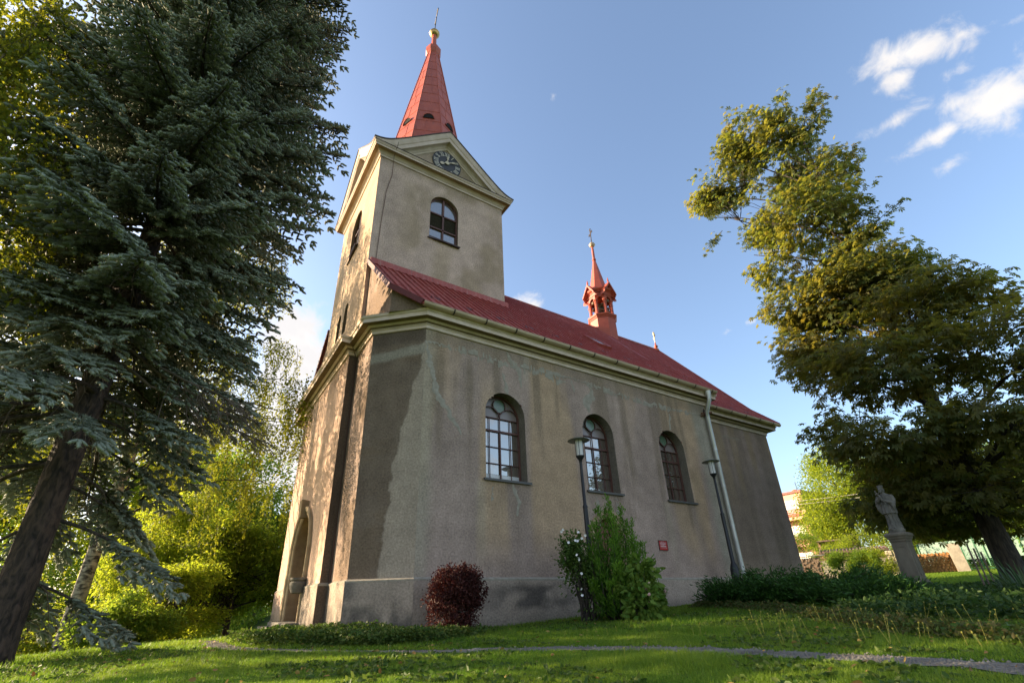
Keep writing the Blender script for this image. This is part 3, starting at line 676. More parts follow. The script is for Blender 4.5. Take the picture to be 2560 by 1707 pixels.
# verge flashing and the raised joint down the slope
vg = MB(); vg.bar(rpt(XV - .02, .15, .0), rpt(XV - .02, 2.8, .0), .07, .15).bar(rpt(-.34, -.50, .0), rpt(XV - .02, .15, .0), .07, .15)
vg2 = MB().bar(rpt(XV - .02, 2*YC - .15, .0), rpt(XV - .02, 2*YC - 2.8, .0), .07, .15)
rf.bar(rpt(-.98, 2.70, .06), rpt(4.4, 2.70, .06), .16, .22)
rf.bar(rpt(10.95, 3.8, .03), rpt(10.25, 1.2, .03), .05, .06).bar(rpt(10.25, 1.2, .03), rpt(10.7, -.45, .03), .05, .06)
rfo = rf.build('roof', M['roof'], church)
vg.build('verge_flashing', M['verge'], rfo); vg2.build('verge_flashing', M['verge'], rfo)  # dark red flashing, deepened further to stand in for tree shade
sg = MB(); sg.add([(-.15, 0, 0), (.15, 0, 0), (.15, .05, .13), (-.15, .05, .13), (-.15, .16, .0), (.15, .16, .0)], [(0, 1, 2, 3), (3, 2, 5, 4), (0, 3, 4), (1, 5, 2)])
g0 = None
for k, x in enumerate([.35 + 1.07*i for i in range(11)]):
    if g0 is None: g0 = sg.build('snow_guard', M['tin_dark'], church); o = g0; g0.data.materials[0] = M['verge']
    else: o = g0.copy(); COL.objects.link(o); o.parent = church
    o.location = (x, .22, roofz(.22) - .01)
for x in (12.5, 13.6, 14.7, 15.8):
    o = g0.copy(); COL.objects.link(o); o.parent = church; o.location = (x, .8, chz(.8) - .02)
# skylight
a = math.atan(1.015); Mx = Matrix.Rotation(a, 3, 'X'); cpt = Vector((7.42, 1.25, roofz(1.25)))
sk = MB()
for dx, dy, w, h in ((-.3, 0, .07, 1.0), (.3, 0, .07, 1.0), (0, .48, .66, .07), (0, -.48, .66, .07)):
    sk.box(cpt + Mx @ Vector((dx, dy, .06)), (w, h, .16), M=Mx)
skl = sk.build('skylight', M['roof'], church)
MB().box(cpt + Mx @ Vector((0, 0, .10)), (.54, .9, .02), M=Mx).build('pane', mat('skylight_pane', (.42, .46, .52), .15, spec=.8), skl)  # pale grey-blue base colour stands in for reflected sky

# ---- gutters and the downpipe
def gutter(x0, x1, y, z, xs):
    pr = [(.09*math.cos(R(t)), .09*math.sin(R(t))) for t in range(180, 361, 15)]
    mb = MB(); n = len(pr); V = []
    for x in (x0, x1): V += [(x, y + p[0], z + p[1]) for p in pr]
    F = [(i, i + 1, n + i + 1, n + i) for i in range(n - 1)] + [tuple(range(n)), tuple(range(n, 2*n))[::-1]]
    mb.add(V, F); mb.tube([(x0, y - .09, z), (x1, y - .09, z)], .012, 6)
    x = x0 + .5
    while x < x1: mb.add([(x + dx, y + p[0]*1.03, z + p[1]*1.03) for dx in (-.012, .012) for p in pr], [(i, i + 1, n + i + 1, n + i) for i in range(n - 1)]); x += 2.0
    g = mb.build('gutter', M['gutter'], church, smooth=True, auto=40)
    br = MB()
    for i in range(n - 1): br.bar((0, pr[i][0]*1.08, pr[i][1]*1.08), (0, pr[i + 1][0]*1.08, pr[i + 1][1]*1.08), .012, .035, ref=(1, 0, 0))
    br.bar((0, .09, 0), (0, .3, .1), .035, .012); first = None
    for x in xs:
        if first is None: o = first = br.build('gutter_bracket', M['bracket'], g)
        else: o = first.copy(); COL.objects.link(o); o.parent = g
        o.location = (x, y, z)
gutter(-.30, 11.62, -.46, 7.44, [.55 + .98*i for i in range(12)])
gutter(11.35, 17.62, .50, 7.42, [11.9 + 1.02*i for i in range(6)])
dp = MB(); dp.tube([(11.12, -.46, 7.36), (11.12, -.46, 7.12)], [.12, .075], 14).tube([(11.12, -.46, 7.14), (11.12, -.45, 7.02), (11.22, -.17, 6.62), (11.28, -.13, 6.45), (11.28, -.13, .18)], .07, 14)
for z in (5.2, 3.9, 2.6, 1.3): dp.tube([(11.28, -.13, z), (11.28, -.13, z + .05)], .078, 14)
dpo = dp.build('downpipe', M['zinc'], church, smooth=True, auto=50)
MB().tube([(11.55, .42, 7.36), (11.5, .30, 7.2), (11.30, -.05, 6.68), (11.26, -.13, 6.5)], .065, 12).build('swan_neck', M['bracket'], dpo, smooth=True, auto=50)
MB().bar((10.95, -.12, 6.56), (11.6, -.12, 6.72), .05, .05).bar((11.05, .0, 6.5), (11.3, -.22, 6.6), .04, .04).build('pipe_clamp', M['rust'], dpo)
lc = MB(); lc.tube([(-1.10, 2.41, .15), (-1.10, 2.41, 2.05)], .028, 8).tube([(-1.11, 2.42, 2.0), (-1.12, 2.42, 6.95), (-1.40, 1.99, 7.15), (-1.44, 1.96, 7.42), (-1.1, 2.4, 8.2), (-1.06, 2.71, 10.6)], .010, 6)
for z in (1.95, 3.6, 5.2, 6.6): lc.bar((-1.10, 2.44, z), (-1.02, 2.33, z), .014)
lc.tube([(-.80, 2.715, 10.7), (-.76, 2.715, 12.6), (-.70, 2.715, 14.0), (-.55, 2.715, 14.9), (-.58, 2.60, 15.8), (-.56, 2.32, 16.1), (-.55, 2.3, 16.26)], .010, 6)
lc.build('lightning_conductor', M['cable'], church)

# ---------------------------------------------------------------- tower
TX0, TX1, TY0, TY1 = -1.04, 4.32, 2.75, 7.62
def ridge(hw):
    """height of the raking edge at distance t from the middle, flattening at the corners"""
    xs = np.array([0, .25, .5, .62, .70, .76, .82, .88, .94, 1.0])*hw
    zs = np.array([18.40, 17.76, 17.10, 16.79, 16.59, 16.45, 16.32, 16.23, 16.17, 16.14])
    return lambda t: np.interp(np.abs(t), xs, zs)
HWX, HWY = (TX1 - TX0)/2 + .37, (TY1 - TY0)/2 + .37
hX, hY = ridge(HWX), ridge(HWY)
CXT, CYT = (TX0 + TX1)/2, (TY0 + TY1)/2
corners = [(TX0, TY1), (TX0, TY0), (TX1, TY0), (TX1, TY1)]
BEL_S = opening(1.655 - TX0, .595, 12.68, 14.355)
BEL_W = opening(TY1 - 5.22, .66, 12.75, 14.2)
SLITS = [opening(TY1 - 5.95, .24, 9.1, 10.05, 1.6), opening(TY1 - 5.02, .24, 9.1, 10.05, 1.6)]
def tower_side(a, b, h, colf, ops, step):
    L = math.hypot(b[0] - a[0], b[1] - a[1]); return wall('tower_wall', a, b, 6.6, lambda s: h(s - L/2) - .12, colf, ops, step=step)
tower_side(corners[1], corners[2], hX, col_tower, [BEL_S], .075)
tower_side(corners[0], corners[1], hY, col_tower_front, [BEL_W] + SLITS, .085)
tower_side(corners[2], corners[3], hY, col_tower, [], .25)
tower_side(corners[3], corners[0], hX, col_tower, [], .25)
tprof = [(0, 15.66), (.04, 15.66), (.04, 15.75), (.065, 15.77), (.08, 15.81), (.12, 15.85), (.15, 15.87), (.24, 15.885), (.245, 15.87), (.295, 15.875), (.295, 15.95), (.32, 15.965), (.335, 16.00), (.35, 16.02), (.35, 16.04), (0, 16.08)]
MB().sweep(corners, tprof, True).build('tower_cornice', M['tower_cornice'], church, smooth=True, auto=25)
MB().sweep(corners, [(.152, 15.866), (.24, 15.881), (.247, 15.866), (.292, 15.871), (.292, 15.88), (.15, 15.88)], True).build('tower_soffit', mat('tower_soffit_stain_shade', (.36, .26, .16), .95, scale=3, c2=(.24, .17, .10)), church)  # strip colour combines staining with painted shade under the tower cornice
MB().sweep(corners, [(.372, 16.044), (.372, 16.058), (0, 16.10)], True).build('cornice_flashing', M['tin_dark'], church)
def pediment(a, b, h, hw):
    L = math.hypot(b[0] - a[0], b[1] - a[1]); u = ((b[0] - a[0])/L, (b[1] - a[1])/L)
    pr = [(0, .62), (.045, .60), (.05, .53), (.08, .50), (.10, .45), (.15, .42), (.25, .41), (.26, .42), (.29, .415), (.29, .25), (.315, .235), (.34, .155), (.355, .10), (.365, .04), (.365, 0), (0, 0)]
    t = np.concatenate([np.linspace(-hw, -.6*hw, 16), np.linspace(-.56*hw, 0, 6), np.linspace(0, .56*hw, 6)[1:], np.linspace(.6*hw, hw, 16)]); V = []
    for x in t:
        sl = (h(x + .02) - h(x - .02))/.04 if abs(x) > .03 else .0; k = math.sqrt(1 + 0.72**2) if abs(x) < .66*hw else math.sqrt(1 + sl*sl)
        for o, d in pr:
            V.append((x + L/2, -o, max(float(h(x)) - d*k, 16.05 + .02*(o > .35)) if abs(x) < hw + 1 else 0))
    n, m = len(t), len(pr); I = np.arange(n*m).reshape(n, m); F = np.stack([I[:-1, :-1], I[:-1, 1:], I[1:, 1:], I[1:, :-1]], -1).reshape(-1, 4)
    F2 = [tuple(range(m)), tuple(range((n - 1)*m, n*m))[::-1]]
    mb = MB(); mb.v = [tuple(v) for v in V]; mb.f = [tuple(int(i) for i in f) for f in F] + F2
    place(mb.build('pediment', M['tower_cornice'], church, smooth=True, auto=22), a, u)
pediment(corners[1], corners[2], hX, HWX); pediment(corners[0], corners[1], hY, HWY); pediment(corners[2], corners[3], hY, HWY); pediment(corners[3], corners[0], hX, HWX)
xs = np.linspace(-HWX - .025, HWX + .025, 61); ys = np.linspace(-HWY - .025, HWY + .025, 57)
X, Y = np.meshgrid(xs, ys, indexing='ij'); Z = np.maximum(hX(X), hY(Y)) + .02
n, m = X.shape; V = np.stack([X + CXT, Y + CYT, Z], -1).reshape(-1, 3); V = np.concatenate([V, V - np.array((0, 0, .05))]); I = np.arange(n*m).reshape(n, m)
F = np.stack([I[:-1, :-1], I[1:, :-1], I[1:, 1:], I[:-1, 1:]], -1).reshape(-1, 4)
rim = np.concatenate([I[:, 0], I[-1, 1:], I[::-1, -1][1:], I[0, ::-1][1:]]); rq = np.stack([rim[:-1], rim[:-1] + n*m, rim[1:] + n*m, rim[1:]], -1)
npmesh('tower_roof', V, [F, F[:, ::-1] + n*m, rq], M['tin_dark'], church)

# ---- belfry windows
def belfry(o, p0, u):
    c = o['c']; fr = MB(); dep = .17; L = op_line(o, -.02, 18); hw = o['hw']; z0, zs = o['z0'], o['zs']
    for a, b_ in zip(L[:-1], L[1:]): fr.bar((a[0], dep - .03, a[1]), (b_[0], dep - .03, b_[1]), .06, .05, ref=(0, 1, 0))
    bar = lambda a, b_, w: fr.bar((c + a[0], dep - .035, a[1]), (c + b_[0], dep - .035, b_[1]), w, .05, ref=(0, 1, 0))
    bar((0, z0), (0, zs + hw), .07)
    for z in (z0 + .68, z0 + 1.40): bar((-hw, z), (hw, z), .06)
    w = place(fr.build('belfry_window', M['wood_frame'], church), p0, u)
    lv = MB(); z = z0 + .73
    while z < z0 + 1.37:
        for sgn in (-1, 1): lv.box((c + sgn*(hw/2), dep + .01, z), (hw - .07, .055, .012), M=Matrix.Rotation(R(-35), 3, 'X'))
        z += .062
    pane(lv, [(c - hw, z0 + .66), (c + hw, z0 + .66), (c + hw, z0 + 1.40), (c - hw, z0 + 1.40)], dep + .05)
    lv.build('louvre', M['louvre'], w)
    g = MB(); pane(g, [(c - hw, z0), (c + hw, z0), (c + hw, z0 + .67), (c - hw, z0 + .67)], dep); g.build('pane', M['glass'], w); g = MB(); pane(g, [(c + hw, z0 + 1.4), (c + hw, zs)] + arc2(c, zs, hw, 0, 180, 20)[1:] + [(c - hw, z0 + 1.4)], dep); g.build('pane', M['glass'], w)
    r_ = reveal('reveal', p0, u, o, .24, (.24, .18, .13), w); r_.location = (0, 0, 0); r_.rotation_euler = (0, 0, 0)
    MB().bar((c - hw - .06, .10, z0 - .005), (c + hw + .06, .03, z0 - .012), .28, .02).box((c, -.115, z0 - .025), (2*hw + .12, .012, .05)).build('sill', M['tin_dark'], w)
belfry(BEL_S, corners[1], (1, 0)); belfry(BEL_W, corners[0], (0, -1))
for o in SLITS:
    mb = MB(); pane(mb, op_line(o, .01), .28); w = place(mb.build('slit_window', M['dark'], church), corners[0], (0, -1))
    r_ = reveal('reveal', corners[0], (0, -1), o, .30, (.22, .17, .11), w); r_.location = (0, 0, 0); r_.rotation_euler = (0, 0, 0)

# ---- clocks: one face in each visible pediment
def numeral(mb, txt, ang, r0, r1):
    """Roman numeral set radially, foot towards the centre"""
    wd = {'I': .050, 'V': .115, 'X': .125}; tot = sum(wd[t] for t in txt); x = -tot/2
    ca, sa = math.cos(ang), math.sin(ang)
    def P(tx, r): return (sa*r + ca*tx, -.035, ca*r - sa*tx)
    for ch in txt:
        w = wd[ch]; a, b = x + .012, x + w - .012
        if ch == 'I': mb.bar(P((a + b)/2, r0), P((a + b)/2, r1), .024, .008, ref=(0, 1, 0))
        if ch == 'V': mb.bar(P((a + b)/2, r0), P(a, r1), .026, .008, ref=(0, 1, 0)); mb.bar(P((a + b)/2, r0), P(b, r1), .014, .010, ref=(0, 1, 0))
        if ch == 'X': mb.bar(P(b, r0), P(a, r1), .026, .008, ref=(0, 1, 0)); mb.bar(P(a, r0), P(b, r1), .014, .010, ref=(0, 1, 0))
        x += w
    for r in (r0, r1): mb.bar(P(-tot/2, r), P(tot/2, r), .012, .009, ref=(0, 1, 0))
def clock(loc, rz):
    c = MB(); c.lathe([(.0, 0), (.64, 0), (.64, .035), (.0, .035)][::-1], n=48)
    c.v = [(x, -z, y) for x, y, z in c.v]
    o = c.build('clock', M['slate'], church); o.location = loc; o.rotation_euler = (0, 0, rz)
    nm = MB(); 
    for k, t in enumerate(['XII', 'I', 'II', 'III', 'IIII', 'V', 'VI', 'VII', 'VIII', 'IX', 'X', 'XI']): numeral(nm, t, R(30*k), .40, .58)
    nm.build('numerals', M['white_paint'], o)
    def hand(ang, ln, w, dep, tail, spade):
        h = MB(); ca, sa = math.cos(ang), math.sin(ang)
        P = lambda t, r: (sa*r + ca*t, -dep, ca*r - sa*t)
        h.bar(P(0, -tail), P(0, ln), w, .012, ref=(0, 1, 0))
        for r, hw in ((spade, .05), (spade + .06, .035), (spade - .05, .03)): h.bar(P(-hw, r), P(hw, r), .045, .013, ref=(0, 1, 0))
        if tail > .1: h.add([P(.095*math.cos(R(q))*.75, -tail - .06 + .095*math.sin(R(q))) for q in range(0, 360, 20)], [tuple(range(18))])
        h.lathe([(.09, -.006), (.09, .006), (0, .007)], (0, 0, 0), 18); k = len(h.v) - 3*18
        for i in range(k, len(h.v)): x, y, z = h.v[i]; h.v[i] = (x, -dep - z, y)
        h.build('hand', M['gilt'], o)
    hand(R(5), .42, .035, .062, .02, .27); hand(R(62), .50, .032, .078, .20, .30)
clock((1.66, TY0 - .012, 16.85), 0); clock((TX0 - .012, CYT, 16.85), R(-90))

# ---- spire
SPX, SPY = 1.74, 5.22
sp = MB(); sp.lathe([(2.2, 16.5), (.30, 28.0)], (SPX, SPY, 0), 8)
def spr(z): return 2.2 - 1.9*(z - 16.5)/11.5
for k in range(8):
    a = R(45*k); sp.bar((SPX + spr(16.6)*math.cos(a), SPY + spr(16.6)*math.sin(a), 16.6), (SPX + .31*math.cos(a), SPY + .31*math.sin(a), 28.0), .055, .03)
z = 17.2
while z < 27.8:
    for k in range(8):
        a, b_ = R(45*k), R(45*k + 45); r = spr(z) + .004
        sp.bar((SPX + r*math.cos(a), SPY + r*math.sin(a), z), (SPX + r*math.cos(b_), SPY + r*math.sin(b_), z), .016, .03)
    zz = min(z + .86, 27.9)
    for k in range(8):
        f = .5 + .18*((int(z*10) + k) % 2) - .09
        if spr(z) > .7:
            pt = []
            for q in (z, zz):
                a, b_ = R(45*k), R(45*k + 45); r = spr(q) + .003; pt.append(Vector((SPX + r*(math.cos(a)*(1 - f) + math.cos(b_)*f), SPY + r*(math.sin(a)*(1 - f) + math.sin(b_)*f), q)))
            sp.bar(pt[0], pt[1], .022, .012)
    z += .86
spire = sp.build('spire', M['spire'], church)
for k in range(8):
    a = R(22.5 + 45*k); z = 20.9; ap = spr(z)*math.cos(R(22.5)); n = Vector((math.cos(a), math.sin(a), 0)); t = Vector((-n.y, n.x, 0)); c = Vector((SPX, SPY, z)) + n*ap
    h = MB(); arc = [(.27*math.cos(R(q)), .30*math.sin(R(q))) for q in range(0, 181, 15)]; m_ = len(arc)
    for d_, s_ in ((-.15, 1.0), (.07, 1.0), (.07, .90), (-.02, .90)): h.v += [tuple(c + n*d_ + t*x*s_ + Vector((0, 0, y*s_ - .05))) for x, y in arc]
    for j in range(3): h.f += [(j*m_ + i, j*m_ + i + 1, (j + 1)*m_ + i + 1, (j + 1)*m_ + i) for i in range(m_ - 1)]
    v = h.build('vent', M['spire'], spire)
    h2 = MB(); h2.add([tuple(c + n*.045 + t*x*.9 + Vector((0, 0, y*.9 - .05))) for x, y in arc], [tuple(range(m_))]); h2.build('vent_opening', M['dark'], v)
MB().lathe([(.30, 27.85), (.36, 27.95), (.42, 28.12), (.44, 28.16), (.44, 28.40), (.39, 28.46), (.30, 28.5), (.20, 28.56), (.16, 28.8), (.13, 29.85), (.15, 29.9), (0, 29.9)], (SPX, SPY, 0), 8).build('collar', M['spire'], spire)
MB().lathe([(.0, -.27)] + [(.27*math.cos(R(q)), .27*math.sin(R(q))) for q in range(-75, -4, 10)] + [(.29, -.015), (.29, .015)] + [(.27*math.cos(R(q)), .27*math.sin(R(q))) for q in range(5, 86, 10)] + [(.03, .3)], (SPX, SPY, 30.08), 28).build('finial_ball', M['gold'], spire, smooth=True)
def iron_cross(c, z0, z1, arm, d, w, m_, parent, trefoil=False, lean=0):
    b = MB(); c = Vector((c[0], c[1], 0)); za = z0 + (z1 - z0)*.66; u = Vector((d[0], d[1], 0)).normalized(); ln = Vector((lean, 0, 0))
    b.tube([c + Vector((0, 0, z0)), c + ln + Vector((0, 0, z1))], w, 6); b.tube([c + ln*.66 - u*arm + Vector((0, 0, za)), c + ln*.66 + u*arm + Vector((0, 0, za))], w, 6)
    for s_ in (-1, 1): b.tube([c + ln*.66 + u*arm*s_*.95 + Vector((0, 0, za - .07)), c + ln*.66 + u*arm*s_*.95 + Vector((0, 0, za + .07))], w, 6)
    b.tube([c + ln - u*.08 + Vector((0, 0, z1 - .08)), c + ln + u*.08 + Vector((0, 0, z1 - .08))], w, 6)
    for s_ in (-1, 1):
        for t_ in (-1, 1): b.tube([c + ln*.66 + Vector((0, 0, za)), c + ln*.66 + u*arm*.45*s_ + Vector((0, 0, za + .3*arm*t_*2))], w*.5, 5)
    if trefoil:
        for p in (u*arm + Vector((0, 0, za)), -u*arm + Vector((0, 0, za)), Vector((0, 0, z1))):
            for dv in (Vector((0, 0, .05)), u*.05, -u*.05, Vector((0, 0, -.05))):
                q = c + p + dv; b.lathe([(0, -.055), (.05, -.02), (.05, .02), (0, .055)], q, 8)
    return b.build('cross', m_, parent)
iron_cross((SPX, SPY), 30.36, 32.7, .46, (.22, .97), .026, M['iron'], spire, lean=.10)

# ---- ridge turret
TC = (12.36, YC)
tb = MB(); r8 = R(22.5)
tb.lathe([(.74, 11.6), (.70, 13.86), (.70, 13.86), (.74, 13.90), (.74, 13.94), (.79, 13.98), (.82, 14.05), (.82, 14.08), (.62, 14.16)], (*TC, 0), 8, r8)
turret = tb.build('ridge_turret', M['turret'], church)
for k in range(8):
    a = r8 + R(45*k); cx, cy = TC[0] + .60*math.cos(a), TC[1] + .60*math.sin(a)
    c = MB(); c.lathe([(.10, 14.10), (.10, 14.20), (.085, 14.22), (.080, 14.80), (.10, 14.82), (.10, 14.87), (.085, 14.89), (.085, 14.92), (.13, 14.97), (.14, 15.02), (0, 15.03)], (cx, cy, 0), 8, a + r8)
    c.build('column', M['turret'], turret)
hd = MB()
for k in range(8):
    a = R(45*k); ap = .62; hw = ap*math.tan(r8); n = Vector((math.cos(a), math.sin(a), 0)); t = Vector((-n.y, n.x, 0)); c = Vector((*TC, 0)) + n*ap
    poly = [(-hw, 15.0), (-hw, 15.66), (hw, 15.66), (hw, 15.0), (.165, 15.0)] + [(.165*math.cos(R(q)), 15.0 + .20*math.sin(R(q))) for q in range(15, 180, 15)] + [(-.165, 15.0)]
    hd.add([tuple(c + t*x + Vector((0, 0, z))) for x, z in poly], [tuple(range(len(poly)))]); hd.add([tuple(c - n*.07 + t*x*.9 + Vector((0, 0, z))) for x, z in poly], [tuple(range(len(poly)))[::-1]])
hd.lathe([(.67, 15.46), (.72, 15.50), (.72, 15.54), (.80, 15.60), (.84, 15.66), (.84, 15.70), (.5, 15.80), (0, 15.82)], (*TC, 0), 8, r8)
for k in range(4):
    a = R(90*k); n = Vector((math.cos(a), math.sin(a), 0)); t = Vector((-n.y, n.x, 0)); c = Vector((*TC, 0))
    gw, g0, g1 = .46, 15.36, 16.02
    for i, (o0, o1, dz, ww) in enumerate(((.55, .70, -.10, -.08), (.55, .78, -.03, -.03), (.40, .86, .03, .0), )):
        A3 = [(-gw + .02*i, g0 + dz + .05), (-gw + .02*i - .02, g0 + dz - .08), (0, g1 + dz - .11), (gw - .02*i + .02, g0 + dz - .08), (gw - .02*i, g0 + dz + .05), (0, g1 + dz + .03)]
        V = [tuple(c + n*o + t*x + Vector((0, 0, z))) for o in (o0, o1) for x, z in A3]
        hd.add(V, [(6, 7, 8, 11), (8, 9, 10, 11), (0, 5, 2, 1), (2, 5, 4, 3), (0, 6, 11, 5), (5, 11, 10, 4), (1, 2, 8, 7), (2, 3, 9, 8), (0, 1, 7, 6), (3, 4, 10, 9)])
    hd.add([tuple(c + n*.64 + t*x + Vector((0, 0, z))) for x, z in ((-.40, 15.3), (.40, 15.3), (0, 15.95))], [(0, 1, 2)])
    hd.add([tuple(c + n*o + t*x + Vector((0, 0, z))) for o in (.1, .84) for x, z in ((-.45, 15.46), (0, 16.04), (.45, 15.46))], [(0, 1, 4, 3), (1, 2, 5, 4)])
    p = c + n*.78; hd.lathe([(.035, 16.0), (.02, 16.08), (.05, 16.16), (.035, 16.26), (.0, 16.42)], (p.x, p.y, 0), 8)
head = hd.build('turret_head', M['turret'], turret)
MB().lathe([(.54, 15.72), (.085, 18.08), (.12, 18.12), (.12, 18.18), (.085, 18.22), (.075, 18.9), (.055, 19.1), (0, 19.1)], (*TC, 0), 8, r8).build('turret_spire', M['turret'], turret)
MB().lathe([(.0, -.17)] + [(.17*math.cos(R(q)), .17*math.sin(R(q))) for q in range(-75, 80, 15)] + [(.02, .18)], (*TC, 19.26), 20).lathe([(.175, -.02), (.19, 0), (.175, .02)], (*TC, 19.26), 20).build('finial_ball', M['gutter'], turret, smooth=True)
iron_cross(TC, 19.42, 20.5, .22, (.35, .94), .028, M['bracket'], turret)
bl = MB(); bl.lathe([(.30, 14.35), (.26, 14.42), (.19, 14.62), (.15, 14.80), (.06, 14.86), (0, 14.87)], (*TC, 0), 20).lathe([(.05, 14.28), (.05, 14.36), (.0, 14.37)], (*TC, 0), 10)
bell = bl.build('bell', M['iron'], turret, smooth=True)
MB().bar((TC[0] - .6, TC[1], 14.95), (TC[0] + .6, TC[1], 14.95), .12, .14).bar((TC[0], TC[1] - .6, 14.98), (TC[0], TC[1] + .6, 14.98), .12, .14).bar((TC[0] - .5, TC[1] - .25, 14.5), (TC[0] + .5, TC[1] - .25, 14.6), .07, .09).build('bell_frame', mat('old_beam', (.2, .15, .10), .9, scale=10), turret)
# trefoil cross on the chancel ridge
rc = MB().lathe([(.16, 13.22), (.13, 13.36), (.06, 13.44), (.11, 13.52), (.11, 13.58), (.04, 13.66), (.03, 13.8), (0, 13.8)], (16.45, YC, 0), 12).build('ridge_finial', M['spire'], church, smooth=True, auto=40)
iron_cross((16.45, YC), 13.76, 14.42, .20, (.75, .66), .028, M['gold_cross'], rc, True)

# ---------------------------------------------------------------- plaque on the wall
pq = thing('plaque', 'small red enamel plaque with pale lettering on the church wall', 'plaque', (7.605, -.008, 1.744))
MB().box((.1825, -.006, .1335), (.365, .012, .267)).build('panel', M['plaque_red'], pq)
fr = MB()
for a_, b_ in (((0, .0), (.365, .0)), ((0, .267), (.365, .267)), ((0, 0), (0, .267)), ((.365, 0), (.365, .267))): fr.bar((a_[0], -.012, a_[1]), (b_[0], -.012, b_[1]), .012, .012, ref=(0, 1, 0))
fr.build('rim', M['bracket'], pq)
tx = MB(); r_ = random.Random(3)
for zc, x0, x1, hh in ((.236, .10, .26, .010), (.214, .05, .31, .010), (.186, .05, .31, .022), (.166, .06, .29, .012), (.146, .15, .20, .009), (.122, .06, .29, .020), (.102, .06, .30, .014), (.068, .05, .32, .009)):
    x = x0
    while x < x1: w = r_.uniform(.008, .016); tx.box((x + w/2, -.0135, zc), (w, .003, hh)); x += w + (.004 if r_.random() < .8 else .012)
tx.build('lettering', M['plaque_text'], pq)

# ---------------------------------------------------------------- foliage tools
def unit(v): return v/np.maximum(np.linalg.norm(v, axis=-1, keepdims=True), 1e-9)
def frames(d, roll=None):
    """matrices whose y column is d; x and z turned by roll about it"""
    d = unit(np.asarray(d, float)); ref = np.where(np.abs(d[:, 2:3]) < .95, np.array([[0, 0, 1.]]), np.array([[1., 0, 0]]))
    x = unit(np.cross(d, ref)); z = np.cross(x, d)
    if roll is not None:
        c, s = np.cos(roll)[:, None], np.sin(roll)[:, None]; x, z = x*c + z*s, z*c - x*s
    return np.stack([x, d, z], -1)
def scatter(tv, tf, pos, mats, scale):
    tv = np.asarray(tv, float); tf = np.asarray(tf, int); m = len(pos)
    V = np.einsum('mij,nj->mni', mats, tv)*np.asarray(scale).reshape(m, 1, 1) + np.asarray(pos)[:, None, :]
    F = tf[None] + (np.arange(m)*len(tv))[:, None, None]
    return V.reshape(-1, 3), F.reshape(-1, tf.shape[1])
KITE = (np.array([(0, 0, 0), (.30, .42, .06), (0, 1, -.06), (-.30, .42, .06)]), np.array([(0, 1, 2, 3)]))
OVAL = (np.array([(0, 0, 0), (.26, .30, .07), (.22, .70, .05), (0, 1, -.08), (-.22, .70, .05), (-.26, .30, .07)]), np.array([(0, 1, 2, 3), (0, 3, 4, 5)]))
def palmate():
    V = []; F = []
    for k, (a, l) in enumerate(((-100, .55), (-62, .8), (-24, 1), (14, 1), (52, .85), (90, .6))):
        d = np.array((math.sin(R(a)), math.cos(R(a)), -.22)); s = np.array((d[1], -d[0], 0)); b = len(V)
        V += [np.zeros(3), d*.66*l + s*.17*l + (0, 0, .05), d*l + np.array((0, 0, -.16*l)), d*.66*l - s*.17*l + (0, 0, .05)]; F.append((b, b + 1, b + 2, b + 3))
    return np.array(V), np.array(F)
PALM = palmate()
def shoot_tpl(n=13, r=.25, seed=1):
    """one short spruce shoot: a dense needle core with needle tips standing off it"""
    g = np.random.default_rng(seed); V = [np.array((0, -.03, 0))]; F = []; k = 5
    for y, q in ((.12, .62), (.45, .72), (.82, .55)):
        for i in range(k): a = 6.283*i/k + y*2; V.append(np.array((math.cos(a)*q*r*g.uniform(.7, 1.2), y + g.uniform(-.05, .05), math.sin(a)*q*r*g.uniform(.7, 1.2))))
    V.append(np.array((0, 1.06, 0))); e = len(V) - 1
    for i in range(k):
        j = (i + 1) % k; F.append((0, 1 + j, 1 + i)); F.append((1 + 2*k + i, 1 + 2*k + j, e))
        for q in range(2): a, b, c, d = 1 + q*k + i, 1 + q*k + j, 1 + (q + 1)*k + j, 1 + (q + 1)*k + i; F += [(a, b, c), (a, c, d)]
    for i in range(n):
        y = .05 + i/n*.85; a = i*2.4 + g.uniform(-.3, .3); c = np.array((math.cos(a), 0, math.sin(a))); sv = np.array((-math.sin(a), 0, math.cos(a)))
        b = len(V); V += [np.array((0, y, 0)) + sv*.05, np.array((0, y, 0)) - sv*.05, np.array((0, y + .20, 0)) + c*r*g.uniform(1, 1.35)]; F.append((b, b + 1, b + 2))
    return np.array(V), np.array(F)
SHOOT = shoot_tpl()
def foliage(name, tpl, pos, dirs, scale, mat_, parent, rnd=None, roll=None, g=rng):
    m = len(pos)
    V, F = scatter(*tpl, pos, frames(dirs, g.uniform(0, 6.28, m) if roll is None else roll), scale)
    rn = g.random(m) if rnd is None else rnd
    return npmesh(name, V, F, mat_, parent, rnd=np.repeat(np.clip(rn, 0, 1), len(tpl[1])))
